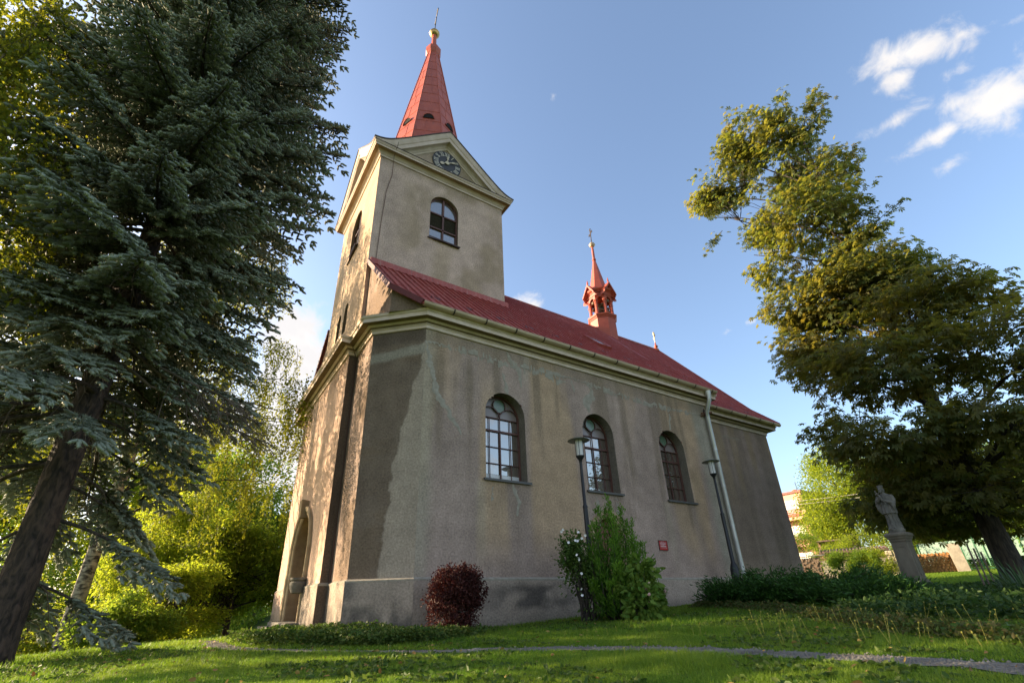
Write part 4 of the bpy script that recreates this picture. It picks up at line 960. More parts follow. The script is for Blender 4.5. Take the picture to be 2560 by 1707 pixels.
def in_blobs(blobs, n, g, shell=.55, gap=.0, gs=1.0):
    """points in the outer part of ellipsoids (cx,cy,cz,rx,ry,rz); gap > 0 thins them where a 3-D noise is low"""
    b = np.array(blobs, float); w = (b[:, 3]*b[:, 4]*b[:, 5])**.67; w /= w.sum(); k = g.choice(len(b), int(n*(1.8 if gap else 1)), p=w)
    d = unit(g.normal(size=(len(k), 3))); r = shell + (1 - shell)*g.random(len(k))**.6; wob = .82 + .36*vnoise(d[:, 0]*3 + k*7, d[:, 1]*3 + d[:, 2]*4, 5)
    p = b[k, :3] + d*b[k, 3:]*(r*wob)[:, None]
    if gap:
        nv = (vnoise(p[:, 0]*gs + 3, p[:, 2]*gs*1.3, 1) + vnoise(p[:, 1]*gs, p[:, 2]*gs + 9, 2) + vnoise(p[:, 0]*gs + p[:, 1]*gs, p[:, 2]*gs*2, 4))/3
        keep = nv > gap; p, d = p[keep], d[keep]
    return p[:n], d[:n]
def limb(mb, a, b, ra, rb, g, sag=.0, n=7, wig=.06):
    a = np.array(a, float); b = np.array(b, float); L = np.linalg.norm(b - a); pts = []; off = np.zeros(3)
    for i in range(n + 1):
        t = i/n; off = off + g.normal(size=3)*wig*L/n*(0 if i in (0,) else 1)
        pts.append(tuple(a + (b - a)*t + off*(1 - t*.6) + np.array((0, 0, sag*L*4*t*(1 - t)))))
    mb.tube(pts, [ra + (rb - ra)*i/n for i in range(n + 1)], 7 if ra > .03 else 5, cap=False); return pts
def trunk_mesh(pts, rads, mat_, parent, n=16, rough=.06, seed=0):
    g = np.random.default_rng(seed); mb = MB(); pts = [np.array(p, float) for p in pts]; P = []; Rr = []
    for i in range(len(pts) - 1):
        k = max(2, int(np.linalg.norm(pts[i + 1] - pts[i])/.35))
        for j in range(k): t = j/k; P.append(pts[i]*(1 - t) + pts[i + 1]*t); Rr.append(rads[i]*(1 - t) + rads[i + 1]*t)
    P.append(pts[-1]); Rr.append(rads[-1]); mb.tube([tuple(p) for p in P], Rr, n)
    ph = g.uniform(0, 6.28, 4)
    for q in range(len(P)):
        for k in range(n):
            i = q*n + k; v = np.array(mb.v[i]); a = 2*math.pi*k/n; d = v - P[q]; fl = 1 + 1.1*math.exp(-q*.35/.35)*(.28 + .18*math.sin(3*a + ph[0]))
            mb.v[i] = tuple(P[q] + d*(fl + rough*math.sin(5*a + ph[1] + q*.4) + rough*.7*math.sin(9*a + ph[2] - q*.7)))
    return mb.build('trunk', mat_, parent, smooth=True)
def at(az, D): return (CAM[0] + D*math.cos(R(az)), CAM[1] + D*math.sin(R(az)))

def broadleaf(name, label, cat, az, D, blobs, trunk_h, tr, leaf, tpl, nclus, nleaf, lsize, spread, group=None, seed=1, gap=.40, gs=.8, shell=.35, bark='bark_dark', droop=.35, loc=None, layered=0.0, shift=(0, 0)):
    """blobs are relative to the foot: (dx, dy, z, rx, ry, rz)"""
    g = np.random.default_rng(seed); x, y = loc or at(az, D); z0 = Gz(x, y) - .1; t = thing(name, label, cat, (x, y, z0), 0, group)
    bl = [(dx, dy, z, a, b, c) for dx, dy, z, a, b, c in blobs]
    pts = [(0, 0, 0), (.02*trunk_h, -.01*trunk_h, trunk_h*.45), (shift[0], shift[1], trunk_h)]
    trunk_mesh(pts, [tr, tr*.82, tr*.5], M[bark], t, seed=seed)
    cl, cd_ = in_blobs(bl, nclus, g, shell, gap, gs)
    br = MB()
    for b in bl:
        zz = min(trunk_h, max(.15*trunk_h, b[2]*.72)); f = zz/trunk_h; a = (shift[0]*f, shift[1]*f, zz)
        c = b[:3]; limb(br, a, c, tr*.42, tr*.14, g, .03)
        idx = np.argsort(np.linalg.norm((cl - np.array(c))/np.array(b[3:]), axis=1))[:400]
        for j in g.choice(idx, min(14, len(idx)), replace=False): limb(br, tuple(np.array(c)*.75 + np.array(a)*.25 + g.normal(size=3)*.1), cl[j], tr*.12, .006, g, .04, 6, .1)
    br.build('branches', M[bark], t, smooth=True)
    P = np.repeat(cl, nleaf, 0); Dn = np.repeat(cd_, nleaf, 0); m = len(P)
    sp = g.normal(size=(m, 3))*spread; sp[:, 2] *= (1 - .7*layered); P = P + sp
    dirs = Dn*.7 + g.normal(size=(m, 3))*.65 + np.array((0, 0, -droop)); dirs[:, 2] *= (1 - .6*layered)
    rn = np.clip(np.repeat(g.random(len(cl)), nleaf)*.55 + g.random(m)*.45, 0, 1)
    roll = g.normal(size=m)*(.5 if layered else 1.2)
    foliage('crown', tpl, P, dirs, lsize*g.uniform(.7, 1.25, m), M[leaf], t, rn, roll, g)
    return t

# ---------------------------------------------------------------- blue spruce in the left foreground
def spruce():
    g = np.random.default_rng(21); x, y = at(101.1, 12.0); z0 = Gz(x, y) - .15
    t = thing('blue_spruce', 'huge blue spruce with drooping branches and thick bare lower trunk at the left', 'tree', (x, y, z0))
    H = 34.0
    trunk_mesh([(0, 0, 0), (.03, .02, 5), (.0, .05, 12), (0, 0, H - .5)], [.27, .235, .18, .02], M['bark_spruce'], t, 20, .05, 3)
    br = MB(); dead = MB(); P = []; Dr = []; Sc = []; Rn = []
    h = 1.5
    toc = math.atan2(CAM[1] - y, CAM[0] - x)
    while h < H - 1:
        nb = 7 if h > 4 else 5
        if h > 17: nb = 6
        a0 = g.uniform(0, 6.28)
        for k in range(nb):
            az = a0 + 6.283*k/nb + g.uniform(-.3, .3); hh = h + g.uniform(-.25, .25)
            l = float(np.interp(hh, [1, 4, 7, 10, 15, 19, 23, 28, 34], [3.0, 3.3, 3.5, 3.55, 3.6, 3.6, 3.1, 2.2, .3]))*g.uniform(.80, 1.08)
            if hh < 3.2: l *= .70
            rgt = math.cos(az - (toc + 1.45))
            if hh < 8.8 and rgt > .2: l = min(l, (2.5 if hh < 5 else 3.1)*g.uniform(.75, 1))
            fr_ = math.cos(az - toc) > .45
            if hh < 4.4 and ((fr_ and g.random() < .85) or g.random() < .35): continue
            if 4.4 <= hh < 5.4 and fr_ and g.random() < .4: continue
            vis = math.cos(az - toc)
            if hh < 7 and vis > .25 and abs(math.sin(az - toc)) < .75:
                l *= g.choice([.6, .8, .95]) if hh > 3.5 else .5
            d = np.array((math.cos(az), math.sin(az), 0)); sd_ = np.array((-d[1], d[0], 0))
            up_ = .12 + .25*(hh/H) - .35*max(0, 1 - hh/9); dr = .30*(1 - hh/H) + .10; tip = .16
            ts = np.linspace(0, 1, 12)
            pts = np.array([0, 0, hh]) + d[None]*(l*ts)[:, None] + np.array((0, 0, 1.))[None]*(l*(up_*ts - dr*ts**2*1.3 + tip*ts**4))[:, None] + sd_[None]*(l*.06*np.sin(ts*3 + az*3))[:, None]
            r0 = .012 + .013*l
            br.tube([tuple(p) for p in pts], [r0*(1 - .85*q) for q in ts], 6, cap=False)
            if hh < 9:      # dead twigs under the green
                for q in range(5):
                    s = g.uniform(.1, .7); p = pts[int(s*11)]; e = p + d*g.uniform(.0, .4) + sd_*g.uniform(-.6, .6) + np.array((0, 0, g.uniform(-.9, -.1))); limb(dead, p, e, .010, .003, g, 0, 4, .25)
            s0 = .22 if hh > 5 else .42
            nt_ = int(4 + l*4.0)
            for q in range(nt_):
                s = s0 + (1 - s0)*(q + g.random()*.6)/nt_; i = min(10, int(s*11)); f = s*11 - i; p = pts[i]*(1 - f) + pts[i + 1]*f; tg = unit(pts[i + 1] - pts[i])
                for side in ((-1, 1) if s < .97 else (0,)):
                    lt = (.30 + .75*(1 - s)*min(l, 3.5)/3.5 + .15*g.random())*(1 if side else .6)
                    td = unit(tg*g.uniform(.55, .9) + sd_*side*g.uniform(.6, 1.0) + np.array((0, 0, g.uniform(-.28, .02))))
                    n = max(2, int(lt/.115)); us = np.linspace(.12, 1, n)
                    q0 = p + td*(lt*us)[:, None] + np.array((0, 0, -1.))*(lt*.45*us**2)[:, None]
                    tdir = unit(td[None] + np.array((0, 0, -1.))[None]*(.9*us)[:, None]*.45)
                    lat = unit(np.cross(tdir, np.array((0, 0, 1.))))
                    for sg_ in (-1, 1):
                        dd = unit(tdir*.75 + lat*sg_*.75 + g.normal(size=(n, 3))*.16 + np.array((0, 0, .06)))
                        P.append(q0); Dr.append(dd); Sc.append(g.uniform(.13, .205, n)*(1.1 - .2*us)); Rn.append(np.clip(g.normal(.38, .2) + .42*us*s + g.normal(size=n)*.16, 0, 1))
                    P.append(q0[-1:]); Dr.append(tdir[-1:]); Sc.append(np.array([.21])); Rn.append(np.array([.9]))
                    br.tube([tuple(p), tuple(p + td*lt*.5 - np.array((0, 0, lt*.1)))], [.010, .004], 4, cap=False)
        h += .50 if h < 16 else .62
    # bare dead sprays hanging out over the grass towards the church
    for (az, el, D, n) in ((86.5, 18.5, 11.2, 7), (84.5, 16.0, 11.6, 6), (88.5, 20, 11.0, 6)):
        px, py = at(az, D); e = np.array((px - x, py - y, CAM[2] + D*math.tan(R(el)) - z0)); a = np.array((0, 0, e[2] + 1.6))
        main = limb(dead, a, e, .035, .016, g, -.05, 10, .13)
        for q in range(n*3):
            p = np.array(main[g.integers(5, 11)]); en = p + unit(e - a)*g.uniform(.2, .8) + g.normal(size=3)*.28 + np.array((0, 0, -g.uniform(0, .5))); m_ = limb(dead, p, en, .014, .006, g, 0, 5, .2)
            for w_ in range(3): p2 = np.array(m_[g.integers(2, 5)]); limb(dead, p2, p2 + g.normal(size=3)*.14 + np.array((.05, 0, -.08)), .008, .004, g, 0, 3, .2)
    br.build('branches', M['bark_dark'], t, smooth=True); dead.build('dead_twigs', M['twig'], t)
    P = np.concatenate(P); Dr = np.concatenate(Dr); Sc = np.concatenate(Sc); Rn = np.concatenate(Rn)
    foliage('crown', SHOOT, P, Dr, Sc, M['spruce'], t, Rn, None, g)
spruce()

# ---------------------------------------------------------------- weeping birches
def birch(label, x, y, H, rad, cx, cy, nl, seed, top=.25, low=.22, ns=1500):
    g = np.random.default_rng(seed); z0 = Gz(x, y) - .1; t = thing('birch', label, 'tree', (x, y, z0), 0, 'birches on the left')
    trunk_mesh([(0, 0, 0), (.1, 0, H*.25), (.12*cx, .12*cy, H*.55), (.25*cx, .25*cy, H*.96)], [.225, .18, .11, .015], M['bark_birch'], t, 14, .04, seed)
    br = MB(); P = []; Dr = []; S0 = []
    for k in range(nl):
        f = low + (.93 - low)*k/nl; hz = H*f; a = k*2.4 + g.uniform(-.4, .4); l = rad*(1.05 - .75*max(0, (f - .35)/.65))*g.uniform(.75, 1.1)
        b0 = np.array((.2*cx*f, .2*cy*f, hz)); e = b0 + np.array((math.cos(a)*l + cx*(1 - f), math.sin(a)*l + cy*(1 - f), l*.55))
        pts = np.array(limb(br, b0, e - np.array((0, 0, .22*l)), .042*(1.2 - f), .004, g, .16, 9, .11))
        for q in range(int(ns/nl)):
            if q % 7 == 0: s_g = g.uniform(.25, 1)**.8; o_g = g.normal(size=3)*np.array((.38, .38, .15)); L_g = g.uniform(.8, 3.2)
            s = min(1, max(.05, s_g + g.normal()*.02)); i = min(8, int(s*9)); p = pts[i] + (pts[i + 1] - pts[i])*(s*9 - i) + o_g + g.normal(size=3)*np.array((.13, .13, .10)); L = L_g*g.uniform(.7, 1.1)*(.6 + .6*(1 - f))
            n = int(L/.050); u = np.linspace(0, 1, n); sw = g.normal(size=2)*.22
            st = p[None] + np.stack([sw[0]*u*L*.5 + .06*np.sin(u*9 + q), sw[1]*u*L*.5 + .06*np.cos(u*8 + q), -L*u], -1)
            P.append(st + g.normal(size=(n, 3))*.045); Dr.append(g.normal(size=(n, 3))*.6 + np.array((0, 0, -.75))); S0.append(np.full(n, g.random()))
            if q % 4 == 0: br.tube([tuple(st[0]), tuple(st[n//2]), tuple(st[-1])], [.006, .004, .002], 3, cap=False)
    br.build('branches', M['bark_dark'], t, smooth=True)
    P = np.concatenate(P); Dr = np.concatenate(Dr); m = len(P)
    foliage('crown', KITE, P, Dr, g.uniform(.07, .13, m), M['birch'], t, np.concatenate(S0)*.5 + g.random(m)*.5, None, g)
bx, by = at(97.0, 21.0)
birch('weeping birch with patchy white trunk and hanging strands beside the church tower', bx, by, 18.5, 5.2, 3.2, -.2, 40, 31, ns=2350)
bx, by = at(117.5, 11.0)
birch('golden leaved birch filling the top left corner beside the spruce', bx, by, 14.0, 2.0, .2, .2, 20, 32, low=.50, ns=850)

# ---------------------------------------------------------------- sunlit trees and bushes on the falling ground to the left
def blobset(g, n, rx, rz, zc, r0):
    return [(g.normal()*rx*.55, g.normal()*rx*.55, zc + g.normal()*rz*.5, r0*g.uniform(.75, 1.25), r0*g.uniform(.75, 1.25), r0*g.uniform(.6, .95)) for _ in range(n)]
gg = np.random.default_rng(5)
def lobes(n, rx, zc, rz, r0, seed):
    g = np.random.default_rng(seed); out = []
    for k in range(n):
        d = unit(g.normal(size=3)); q = g.random()**.45; f = 1.15 - .35*max(0, d[2]); r = r0*g.uniform(.6, 1.35); out.append((d[0]*rx*q*f, d[1]*rx*q*f, max(r*.5, zc + d[2]*rz*q), r, r, r*g.uniform(.55, .85)))
    return out
LT = 'sunlit trees and bushes left of the church'
broadleaf('broadleaf_tree', 'tall yellow green tree behind the spruce trunk at the far left', 'tree', 101, 52, blobset(gg, 10, 6.5, 6, 14, 4.4), 12, .3, 'leaf_yellow', OVAL, 1500, 24, .27, .5, LT, 41, .44, .6)
broadleaf('broadleaf_tree', 'tall green tree seen through the gaps of the spruce between its trunk and the birch', 'tree', 92, 50, blobset(gg, 10, 5.5, 6, 12.5, 4.0), 11, .3, 'leaf_yellow', OVAL, 1500, 24, .26, .5, LT, 42, .44, .6)
broadleaf('broadleaf_tree', 'rounded green tree whose top meets the sky left of the church tower', 'tree', 86.4, 36, blobset(gg, 7, 2.8, 2.6, 7.0, 2.3), 6.5, .2, 'leaf_green', OVAL, 1400, 24, .17, .32, LT, 43, .42)
broadleaf('bush', 'big bright yellow green bush growing up against the west front of the church', 'bush', 85.2, 23.0, lobes(38, 1.85, 2.3, 2.3, .68, 1), 2.6, .10, 'leaf_yellow', OVAL, 1700, 17, .135, .20, LT, 44, .40, 1.3, .3, layered=.55)
broadleaf('bush', 'layered yellow green shrub below the hanging spruce branches', 'bush', 89.6, 20.5, lobes(18, 1.45, 1.3, 1.2, .5, 2), 1.4, .07, 'leaf_yellow', OVAL, 850, 20, .10, .17, LT, 45, .38, 1.3, .3, layered=.7)
broadleaf('bush', 'fresh light green round bush between the birch trunk and the layered shrub', 'bush', 92.9, 18.8, lobes(14, .95, .75, .65, .36, 3), .8, .05, 'leaf_green', OVAL, 650, 20, .085, .13, LT, 46, .36, 1.5, .3)
broadleaf('bush', 'yellow leaved bush behind the foot of the birch at the far left', 'bush', 99.3, 22.5, lobes(20, 1.8, 1.4, 1.2, .58, 4), 1.2, .07, 'leaf_yellow', OVAL, 900, 20, .11, .2, LT, 47, .4, 1.1, .3, layered=.3)
broadleaf('broadleaf_tree', 'drooping yellow green tree hanging over the bushes between spruce and birch', 'tree', 91.2, 25.5, [(0, 0, 4.2, 2.0, 1.8, 1.7), (.8, .3, 3.0, 1.3, 1.2, 1.4), (-1.2, .3, 3.3, 1.4, 1.3, 1.3), (.3, .3, 5.6, 1.3, 1.2, 1.1)], 4.2, .13, 'leaf_yellow', OVAL, 1300, 22, .11, .24, LT, 48, .43, 1.0, .35, droop=.8)
broadleaf('broadleaf_tree', 'dense shadowed tree filling the lower background behind the spruce', 'tree', 96, 44, blobset(gg, 9, 6.5, 2.6, 4.5, 3.4), 5, .25, 'leaf_green', OVAL, 1200, 22, .20, .4, LT, 49, .36)

broadleaf('broadleaf_tree', 'dense green tree closing the background just left of the church portal', 'tree', 84.5, 42, lobes(30, 5.0, 3.6, 3.6, 1.5, 7), 4, .2, 'leaf_green', OVAL, 1500, 22, .21, .36, LT, 56, .34)
broadleaf('bush', 'dark green hedge bush low behind the layered shrub', 'bush', 90.5, 30, lobes(26, 3.6, 1.2, 1.5, .9, 8), 1.5, .08, 'leaf_green', OVAL, 1100, 20, .14, .25, LT, 57, .30)
broadleaf('bush', 'dark green hedge bush low behind the spruce trunk', 'bush', 100, 30, lobes(26, 3.4, 1.2, 1.4, .9, 9), 1.5, .08, 'leaf_green', OVAL, 1000, 20, .14, .25, LT, 58, .30)
bx, by = at(106.5, 24.5)  # extra birch on the sun line, added for leaf shade on the tower
birch('birch added at the left edge to dapple the tower front with shade', bx, by, 15.0, 4.2, .8, -.6, 26, 33, low=.50, ns=380)

# ---------------------------------------------------------------- chestnut on the right
def chestnut():
    g = np.random.default_rng(61); x, y = at(12.7, 23.0); z0 = Gz(x, y) - .15; K = 1.21
    t = thing('chestnut_tree', 'tall horse chestnut with browning leaves shading the statue on the right', 'tree', (x, y, z0))
    fwd = np.array((math.cos(R(12.8)), math.sin(R(12.8)))); lef = np.array((-fwd[1], fwd[0]))
    trunk_mesh([(0, 0, 0), (.05, .1, 2.8), (.2, .2, 7), (.25, .3, 13), (.1, .5, 21)], [.34, .29, .25, .16, .02], M['bark_dark'], t, 16, .05, 4)
    # (left, away, height, radius, vertical radius) as seen from the lawn
    B = [(.3, 0, 18.5, 1.2, 1.1), (3.1, 0, 18.7, 1.0, .9), (4.3, 0, 16.9, .9, .8), (2.0, 0, 19.2, 1.3, 1.3), (3.5, -.2, 17.4, 1.3, 1.1), (1.3, .3, 17.2, 1.6, 1.3), (4.3, -.3, 15.6, 1.0, .9), (.2, .4, 15.4, 1.2, 1.2), (2.6, .4, 15.2, 1.7, 1.2), (3.5, .6, 13.5, 1.0, .8), (1.1, -.5, 13.4, 1.8, 1.3),
         (.0, .3, 12.4, 1.2, 1.2), (2.3, -.4, 11.5, 1.2, .9), (.5, 0, 10.6, 1.5, 1.3), (1.3, .1, 9.8, 1.6, 1.1), (3.0, 0, 8.2, 1.0, .9), (2.8, -.3, 9.8, .9, .7), (-.1, .2, 11.4, 1.1, .9), (-.3, .3, 9.6, 1.3, 1.1), (1.9, .6, 9.0, 1.4, 1.0), (-.3, -1.2, 7.9, 1.7, 1.2), (-1.3, -.4, 7.6, 1.5, 1.2), (2.2, -.6, 7.0, 1.4, 1.2),
         (.6, -2.0, 6.0, 1.9, 1.3), (-2.4, -1.6, 5.6, 1.9, 1.2), (2.6, .3, 4.9, 1.2, 1.0), (1.2, -2.4, 4.0, 1.7, .9), (-1.4, -2.6, 3.9, 1.8, .9), (1.7, 1.2, 3.5, 1.4, .8), (-3.6, -.6, 4.2, 2.0, 1.1), (-4.2, -1.2, 5.2, 1.7, 1.2), (.2, 1.6, 3.6, 1.9, .9), (1.2, -1.4, 2.6, 1.1, .5), (0, -2.2, 2.4, 1.4, .45), (1.9, -.8, 2.0, .9, .40), (.6, -1.6, 1.9, 1.1, .40), (2.4, .6, 2.6, .9, .5), (-1.5, -1.8, 2.3, 1.3, .45), (2.0, 1.6, 2.0, 1.2, .45), (0, 1.8, 1.9, 1.2, .45), (-2, .5, 2.4, 1.4, .5)]
    bl = [(K*(lef[0]*l + fwd[0]*a), K*(lef[1]*l + fwd[1]*a), K*h, K*r, K*r, K*v) for l, a, h, r, v in B]
    br = MB(); cl, cdn = in_blobs(bl, 3000, g, .34, .455, .85)
    kp = (cl[:, 2] < 12.5) | (g.random(len(cl)) < .80); cl, cdn = cl[kp], cdn[kp]
    for b in bl:
        zz = max(2.4, b[2]*.80 - .6); f = min(1, zz/20.5); a = (.15*f, .35*f, zz)
        limb(br, a, b[:3], .035 + .07*(1 - f), .02, g, .05, 8, .07)
        idx = np.argsort(np.linalg.norm((cl - np.array(b[:3]))/np.array(b[3:]), axis=1))[:130]
        for j in g.choice(idx, min(16, len(idx)), replace=False): limb(br, tuple(np.array(b[:3])*.8 + np.array(a)*.2), cl[j], .018, .004, g, .04, 6, .12)
    # loose twigs that stick out of the outline
    ext = []
    for l, a, h, dl, dh in ((.4, 0, 19.2, .1, 1.2), (.0, 0, 18.6, -.8, .9), (4.3, 0, 15.0, .9, -.6), (2.9, -.3, 10.9, .9, -.9), (2.4, .2, 8.9, 1.0, -.9), (2.4, 0, 9.4, .2, -1.9), (-.3, 0, 12.0, -1.2, .5), (2.8, -.6, 5.2, .9, -.3)):
        s = np.array((*(lef*l + fwd*a), h))*K; e = s + np.array((*(lef*dl), dh))*K; pp = limb(br, s, e, .018, .008, g, .0, 6, .14); ext += [np.array(q) for q in pp[1:]]
    ext = np.array(ext); br.build('branches', M['bark_dark'], t, smooth=True)
    P = np.concatenate([np.repeat(cl, 13, 0) + g.normal(size=(len(cl)*13, 3))*np.array((.27, .27, .15)), np.repeat(ext, 5, 0) + g.normal(size=(len(ext)*5, 3))*.14]); m = len(P)
    Dn = np.concatenate([np.repeat(cdn, 13, 0), g.normal(size=(len(ext)*5, 3))])
    dirs = Dn*np.array((1, 1, .3)) + g.normal(size=(m, 3))*.45 + np.array((0, 0, -.40))
    hgt = P[:, 2]; rn = np.clip(g.random(m)*.55 + np.concatenate([np.repeat(g.random(len(cl)), 13)*.5, np.full(len(ext)*5, .3)]) - .22*sstep(9, 15, hgt), 0, 1)
    foliage('crown', PALM, P, dirs, g.uniform(.15, .26, m), M['chestnut'], t, rn, g.normal(size=m)*.45, g)
chestnut()

# ---------------------------------------------------------------- trees behind the right-hand yard
RT = 'trees behind the yard'
broadleaf('broadleaf_tree', 'yellow green rounded tree next to the pink apartment house', 'tree', 22.3, 50, [(x_*1.25, y_*1.25, z_*1.25, a_*1.25, b_*1.25, c_*1.25) for x_, y_, z_, a_, b_, c_ in [(0, 0, 5.5, 2.4, 2.4, 2.1), (-.4, 1.2, 4.0, 2.0, 1.8, 1.7), (.5, -1.6, 4.6, 2.2, 2.0, 1.9), (0, .3, 7.3, 1.6, 1.5, 1.2), (0, 1.9, 2.6, 1.4, 1.4, 1.2), (0, -.3, 2.4, 1.8, 1.8, 1.2)]], 6, .2, 'leaf_yellow', OVAL, 1500, 22, .16, .26, RT, 51, .38)
broadleaf('broadleaf_tree', 'yellow green tree showing through the chestnut branches behind the statue', 'tree', 17.0, 56, blobset(gg, 9, 4.4, 3.0, 6.0, 3.2), 5, .2, 'leaf_yellow', OVAL, 1200, 22, .16, .28, RT, 52, .40)
broadleaf('broadleaf_tree', 'green tree at the right edge behind the chestnut trunk', 'tree', 11.5, 54, blobset(gg, 10, 5.4, 3.2, 6.0, 3.3), 5, .2, 'leaf_green', OVAL, 1200, 22, .17, .3, RT, 53, .40)
broadleaf('bush', 'loose pinkish flowering bush above the shed roof', 'bush', 21.6, 46, [(0, 0, 2.0, 1.4, 1.9, 1.1), (0, 1.9, 1.6, 1.1, 1.3, .9), (0, -1.5, 1.8, 1.1, 1.2, .9)], 1.2, .05, 'leaf_yellow', OVAL, 700, 18, .09, .16, RT, 54, .4)
broadleaf('bush', 'olive bush with orange berries between church wall and shed', 'bush', 26.4, 43, [(0, 0, 2.0, 1.0, 1.3, 1.2), (.1, -.6, 1.2, .9, .9, .9)], 1.2, .05, 'leaf_green', OVAL, 600, 18, .09, .15, RT, 55, .36)

broadleaf('bush', 'dark hedge bush low behind the pale green fence', 'bush', 13.5, 58, lobes(34, 6.5, 2.6, 2.6, 1.7, 10), 3, .12, 'leaf_green', OVAL, 1300, 20, .25, .4, RT, 59, .30)
broadleaf('broadleaf_tree', 'shaded dark green tree at the right edge far behind the gate', 'tree', 8.0, 50, lobes(30, 5.0, 4.2, 3.4, 1.6, 11), 4, .2, 'leaf_green', OVAL, 1300, 20, .23, .4, RT, 60, .32)

# ---------------------------------------------------------------- shrubs along the church wall
def simple_shrub(name, label, cat, x, y, blobs, leaf, tpl, nclus, nleaf, size, spread, seed, stems=9, gap=.0, gs=3.0, shell=.3, dirup=.0, droop=.2, outw=.8, squash=1.0, group=None, bark='bark_dark'):
    g = np.random.default_rng(seed); z0 = Gz(x, y); t = thing(name, label, cat, (x, y, z0), 0, group)
    cl, cdn = in_blobs(blobs, nclus, g, shell, gap, gs); cl = cl[cl[:, 2] > .02]; cdn = cdn[:len(cl)]
    st = MB()
    for j in g.choice(len(cl), min(stems*4, len(cl)), replace=False):
        limb(st, (g.normal()*.06, g.normal()*.06, -.03), cl[j], .014, .003, g, .05, 6, .08)
    st.build('stems', M[bark], t)
    sp_ = []; sd2 = []; top = max(b[2] + b[5] for b in blobs)
    for j in g.choice(len(cl), min(26, len(cl)), replace=False):
        if cl[j][2] > .35*top:
            e = cl[j] + (cdn[j]*.5 + np.array((0, 0, .6)))*top*g.uniform(.08, .20)
            st2 = np.linspace(cl[j], e, 7); sp_ += list(st2); sd2 += [cdn[j]]*7
    cl = np.concatenate([cl, np.array(sp_)]) if sp_ else cl; cdn = np.concatenate([cdn, np.array(sd2)]) if sp_ else cdn
    P = np.repeat(cl, nleaf, 0); m = len(P); nc = len(cl) - len(sp_); w_ = np.repeat(np.where(np.arange(len(cl)) < nc, 1, .35), nleaf)[:, None]; P = P + g.normal(size=(m, 3))*spread*w_*np.array((1, 1, squash)); P[:, 2] = np.maximum(P[:, 2], .01)
    dirs = np.repeat(cdn, nleaf, 0)*outw + g.normal(size=(m, 3))*.5 + np.array((0, 0, dirup - droop))
    foliage('foliage', tpl, P, dirs, size*g.uniform(.7, 1.3, m), M[leaf], t, np.clip(np.repeat(g.random(len(cl)), nleaf)*.5 + g.random(m)*.5, 0, 1), None, g)
    return t
simple_shrub('barberry_bush', 'rounded dark red barberry bush by the church corner', 'bush', .50, -.92, [(0, 0, .62, .54, .54, .54), (.05, .05, .88, .50, .50, .34), (-.06, 0, .40, .50, .5, .38)], 'barberry', KITE, 2600, 9, .046, .05, 71, 14, .40, 4.0, .25, droop=-.1)
t = simple_shrub('hibiscus_bush', 'loose green shrub with white blossoms left of the thuja', 'bush', 3.16, -1.62, [(.05, 0, .75, .36, .36, .60), (-.10, .1, 1.25, .28, .28, .42), (.15, 0, .40, .34, .3, .36), (-.18, .05, 1.5, .2, .2, .28), (.2, -.1, .30, .32, .3, .28)], 'hibiscus', OVAL, 380, 6, .070, .09, 72, 12, .42, 3.0, .2)
g = np.random.default_rng(5)
for k in range(17):
    p = np.array((g.normal()*.20 - .14, g.normal()*.14 - .10, 1.15 + .75*g.random()))
    if k > 13: p = np.array((g.normal()*.25 - .2, -.25, .5 + .5*g.random()))
    fl = MB()
    n_ = unit(np.array((-.55, -.75, .25)) + g.normal(size=3)*.35); fr_ = frames(n_[None])[0]
    for q in range(5):
        a = 1.2566*q; d = fr_[:, 0]*math.cos(a) + fr_[:, 2]*math.sin(a); s = np.cross(n_, d)
        fl.add([tuple(p), tuple(p + d*.020 + s*.014 + n_*.009), tuple(p + d*.032 + n_*.014), tuple(p + d*.020 - s*.014 + n_*.009)], [(0, 1, 2, 3)])
    fl.build('blossom', M['petal'], t)
